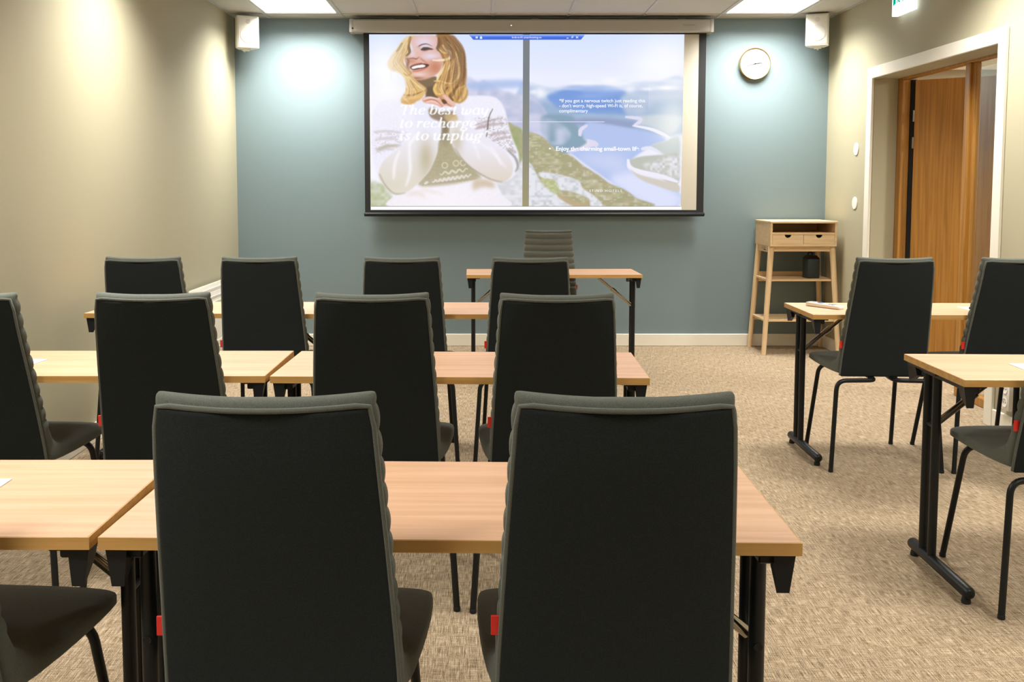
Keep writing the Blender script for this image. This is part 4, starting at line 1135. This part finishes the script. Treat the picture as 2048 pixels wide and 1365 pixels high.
def arc(cx, cy, rx, ry, a0, a1, n=18):
    return [(cx + rx * math.cos(R(a0 + (a1 - a0) * k / n)), cy + ry * math.sin(R(a0 + (a1 - a0) * k / n))) for k in range(n + 1)]
def bez(*P):
    return [tuple(p) for p in spline(P, 7, False)]
def ln(a, b, n=4): return [(a[0] + (b[0] - a[0]) * k / n, a[1] + (b[1] - a[1]) * k / n) for k in range(n + 1)]
TAIL = lambda x: bez((x, .25), (x + .02, .04), (x + .12, .02), (x + .24, .2))
HEAD = lambda x: bez((x - .16, .78), (x - .06, .96), (x, .99), (x, .8))
BOWL = arc(.40, .5, .33, .5, 0, 360, 28)
GLY = {
 'T': (1.0, [ln((.52, 1.5), (.52, 0)), ln((.05, 1.47), (1.0, 1.47)), ln((.05, 1.47), (.0, 1.2)), ln((1.0, 1.47), (1.0, 1.2)), ln((.32, 0), (.72, 0))]),
 'h': (.86, [ln((.15, 0), (.15, 1.6)), ln((.0, 1.6), (.15, 1.6)), bez((.15, .55), (.32, .92), (.55, .98), (.64, .75), (.64, .3)), TAIL(.64)]),
 'e': (.74, [arc(.40, .5, .32, .5, 38, 330), bez((.1, .45), (.4, .52), (.62, .66), (.65, .82))]),
 'c': (.72, [arc(.40, .5, .32, .5, 55, 325), arc(.58, .82, .06, .06, 0, 360, 8)]),
 'b': (.82, [ln((.12, .1), (.12, 1.6)), ln((.0, 1.6), (.12, 1.6)), bez((.12, .6), (.32, .96), (.6, .96), (.70, .6), (.60, .15), (.36, .0), (.14, .12))]),
 's': (.62, [bez((.50, .78), (.42, .97), (.22, .97), (.14, .78), (.3, .56), (.46, .38), (.44, .12), (.26, .01), (.08, .08), (.06, .24))]),
 't': (.50, [ln((.2, 1.32), (.2, .25)), TAIL(.2), ln((.02, .97), (.42, .97))]),
 'w': (1.12, [HEAD(.1), bez((.1, .85), (.1, .3), (.24, .0), (.42, .06), (.54, .4), (.56, .9)), bez((.56, .5), (.58, .12), (.74, .0), (.92, .2), (1.02, .6), (.94, .95))]),
 'a': (.86, [BOWL, ln((.70, .98), (.70, .25)), TAIL(.70)]),
 'y': (.82, [HEAD(.1), bez((.1, .85), (.12, .35), (.3, .05), (.52, .2), (.68, .6)), bez((.7, .98), (.66, .4), (.56, -.2), (.34, -.5), (.12, -.46), (.1, -.34))]),
 'o': (.80, [BOWL]),
 'r': (.62, [HEAD(.16), ln((.16, .9), (.16, 0)), bez((.16, .5), (.28, .86), (.44, 1.0), (.56, .92)), arc(.55, .86, .05, .06, 0, 360, 8)]),
 'g': (.78, [arc(.36, .62, .27, .37, 0, 360, 24), bez((.24, .28), (.1, .14), (.2, .02), (.48, -.02), (.64, -.2), (.5, -.46), (.2, -.5), (.02, -.34), (.1, -.12), (.26, .0)), bez((.58, .86), (.66, 1.0), (.76, 1.0), (.78, .9))]),
 'i': (.44, [HEAD(.16), ln((.16, .9), (.16, .25)), TAIL(.16), arc(.20, 1.32, .05, .06, 0, 360, 8)]),
 'u': (.88, [HEAD(.14), bez((.14, .85), (.14, .3), (.28, .0), (.46, .08), (.62, .4)), ln((.66, .98), (.66, .25)), TAIL(.66)]),
 'n': (.88, [HEAD(.14), ln((.14, .9), (.14, 0)), bez((.14, .5), (.32, .92), (.55, .98), (.64, .75), (.64, .3)), TAIL(.64)]),
 'p': (.84, [HEAD(.12), ln((.12, .9), (.12, -.55)), ln((.0, -.55), (.26, -.55)), bez((.12, .6), (.32, .96), (.6, .96), (.70, .6), (.60, .15), (.36, .0), (.14, .12))]),
 'l': (.44, [ln((.16, 1.6), (.16, .25)), ln((.02, 1.6), (.16, 1.6)), TAIL(.16)]),
 '*': (.6, [ln((.3, 1.1), (.3, 1.62)), ln((.08, 1.24), (.52, 1.5)), ln((.08, 1.5), (.52, 1.24))]),
}
def script_line(text, px, py, xh, gap, kx):
    """one line of the slanted serif title, brushed into the slide with a nib whose width follows the stroke direction"""
    m_ = np.zeros((GH, GW), np.float32); cx = 0.0
    for ch in text:
        if ch == ' ': cx += .42; continue
        adv, paths = GLY[ch]
        for P in paths:
            L_, R_ = [], []
            n = len(P)
            for k in range(n):
                a, b = P[max(k - 1, 0)], P[min(k + 1, n - 1)]
                dx, dy = b[0] - a[0], b[1] - a[1]; l = math.hypot(dx, dy) or 1e-6
                w_ = (.085 + .17 * (abs(dy) / l) ** 1.6) / 2
                if ch == '*': w_ = .06
                nxv, nyv = -dy / l * w_ / kx * 1.12, dx / l * w_
                for lst, s in ((L_, 1), (R_, -1)):
                    x, y = P[k][0] + s * nxv, P[k][1] + s * nyv
                    lst.append((px + (cx + x + y * .27 / kx) * xh * kx, py - y * xh))
            for k in range(n - 1):
                m_ = np.maximum(m_, inside([L_[k], L_[k + 1], R_[k + 1], R_[k]]))
        cx += adv + gap
    over(blur(m_, .5), (253, 253, 255))
for txt, x, y, wd in (('The best way', 797, 227, 186), ('to recharge', 796, 253.5, 160), ('is to unplug*', 796, 278.5, 187)):
    n = sum(GLY[q_][0] for q_ in txt if q_ != ' ') + .42 * txt.count(' ')
    script_line(txt, x, y, 12.6, .15, wd / 12.6 / (n + .15 * len(txt)))

IMG = np.clip(IMG, 0, 1)
LIN = np.where(IMG <= .04045, IMG / 12.92, ((IMG + .055) / 1.055) ** 2.4)
# one small quad per sample of the buffer
ZI0, ZI1 = 1.1665, 2.5555
def slide_x(px, f=0.0):                 # f: 0 at the top edge of the slide, 1 at its foot
    return -.9205 + (px - IX0) / (IX1 - IX0) * (2.548 - .012 * f) + .004 * f
def slide_z(py): return ZI1 - (py - IY0) / (IY1 - IY0) * (ZI1 - ZI0)
me = bpy.data.meshes.new('projected_picture')
nx, ny = GW + 1, GH + 1
jj, ii = np.meshgrid(np.arange(nx), np.arange(ny))
px_ = IX0 + jj / S; py_ = IY0 + ii / S
px_ = np.minimum(px_, IX1); py_ = np.minimum(py_, IY1)
ff = (py_ - IY0) / (IY1 - IY0)
vx = slide_x(px_, ff); vz = slide_z(py_)
co_ = np.stack([vx, np.full_like(vx, -.0035), vz], -1).reshape(-1, 3).astype(np.float32)
q = (ii[:-1, :-1] * nx + jj[:-1, :-1]).reshape(-1)
fi = np.stack([q, q + nx, q + nx + 1, q + 1], -1).astype(np.int32)
me.vertices.add(len(co_)); me.vertices.foreach_set('co', co_.ravel())
me.loops.add(fi.size); me.loops.foreach_set('vertex_index', fi.ravel())
me.polygons.add(len(fi)); me.polygons.foreach_set('loop_start', np.arange(0, fi.size, 4, dtype=np.int32))
me.update(calc_edges=True)
at = me.attributes.new('slide', 'FLOAT_COLOR', 'FACE')
rgba = np.ones((len(fi), 4), np.float32); rgba[:, :3] = LIN.reshape(-1, 3)
at.data.foreach_set('color', rgba.ravel())
sm = bpy.data.materials.new('projected_slide'); sm.use_nodes = True
nt = sm.node_tree; nt.nodes.clear()
o_ = nt.nodes.new('ShaderNodeOutputMaterial'); e_ = nt.nodes.new('ShaderNodeEmission'); a_ = nt.nodes.new('ShaderNodeAttribute')
a_.attribute_name = 'slide'; a_.attribute_type = 'GEOMETRY'
e_.inputs['Strength'].default_value = 1.0
nt.links.new(a_.outputs['Color'], e_.inputs['Color']); nt.links.new(e_.outputs[0], o_.inputs[0])
me.materials.append(sm)
slide = bpy.data.objects.new('projected_picture', me); link(slide, t)
obj('white_strip', box(WX0 + .002, slide_x(1371.5, 1), -.0038, -.0022, WZ0 + .001, ZI0 - .0025), M['slidetext'], t, smooth=0)

# ---- words on the slide
PXM = 2.548 / (IX1 - IX0)
def sans(name, txt, px, py, size, parent, material, width=None, bold=0.0, y=-.0046, spacing=1.0):
    cu = bpy.data.curves.new(name, 'FONT'); cu.body = txt; cu.size = size * PXM; cu.offset = bold; cu.space_character = spacing
    o = bpy.data.objects.new(name, cu); COL.objects.link(o)
    bpy.context.view_layer.update()
    dg = bpy.context.evaluated_depsgraph_get()
    m_ = bpy.data.meshes.new_from_object(o.evaluated_get(dg))
    COL.objects.unlink(o); bpy.data.objects.remove(o); bpy.data.curves.remove(cu)
    n = len(m_.vertices); cc = np.zeros(n * 3, np.float32); m_.vertices.foreach_get('co', cc); cc = cc.reshape(-1, 3)
    k = 1.0
    if width: k = width * PXM / (cc[:, 0].max() - cc[:, 0].min())
    new = np.stack([(cc[:, 0] - cc[:, 0].min()) * k + slide_x(px), np.full(n, y), cc[:, 1] + slide_z(py)], -1).astype(np.float32)
    m_.vertices.foreach_set('co', new.ravel()); m_.update(); m_.materials.clear(); m_.materials.append(material)
    q_ = bpy.data.objects.new(name, m_); link(q_, parent)
    return q_
for txt, py, wd in (('*If you got a nervous twitch just reading this', 203, 173), ("- don't worry, high-speed Wi-Fi is, of course,", 213, 168), ('complimentary', 223.3, 58)):
    sans('slide_lettering', txt, 1120, py, 9.6, slide, M['slidetext'], wd, .0004)
sans('slide_lettering', 'Enjoy the charming small-town life', 1114, 300.3, 11.5, slide, M['slidetext'], 168, .0013)
sans('slide_lettering', '\u2022', 1099.5, 300.3, 12, slide, M['slidetext'], 4, .001)
sans('slide_lettering', 'STIND HOTELS', 1182, 384, 6.6, slide, M['slidetext'], 66, .0, spacing=1.3)
sans('slide_lettering', 'krsb-ts-01.smarthosting.no', 1024.5, 75.2, 5.6, slide, M['slidetext'], 59, .0)
lg = sans('casing_lettering', 'Grandview', 1372, 52, 5.2, cs, M['greybtn'], 24, .0003)
v = [vv.co for vv in lg.data.vertices]
ox, oz = min(c.x for c in v), min(c.z for c in v)
for vv in lg.data.vertices:
    vv.co = (vv.co.x - ox + 1.605, -.0624, vv.co.z - oz + CZ0 + .048)

# ------------------------------------------------------------------ camera, world, colour
cam = bpy.data.cameras.new('camera'); co = bpy.data.objects.new('camera', cam); link(co)
F = 1950.0; TP = .0765
cam.sensor_fit = 'HORIZONTAL'; cam.sensor_width = 36; cam.lens = F / 2048 * 36
co.location = (0, 0, 1.33)
co.rotation_euler = (PI / 2 - math.atan(TP), 0, 0)
cam.shift_x = (1024 - 966) / 2048
cam.shift_y = -(682.5 - (373 + F * TP)) / 2048
cam.clip_start = .05
scn.camera = co
w = bpy.data.worlds.new('world'); scn.world = w; w.use_nodes = True
w.node_tree.nodes['Background'].inputs[0].default_value = (.5, .5, .5, 1)
w.node_tree.nodes['Background'].inputs[1].default_value = .02
vs = scn.view_settings
vs.view_transform = 'Standard'; vs.look = 'None'; vs.exposure = 0.06; vs.gamma = 1.0
vs.use_curve_mapping = False
scn.cycles.max_bounces = 10; scn.cycles.diffuse_bounces = 6
scn.cycles.sample_clamp_indirect = 6
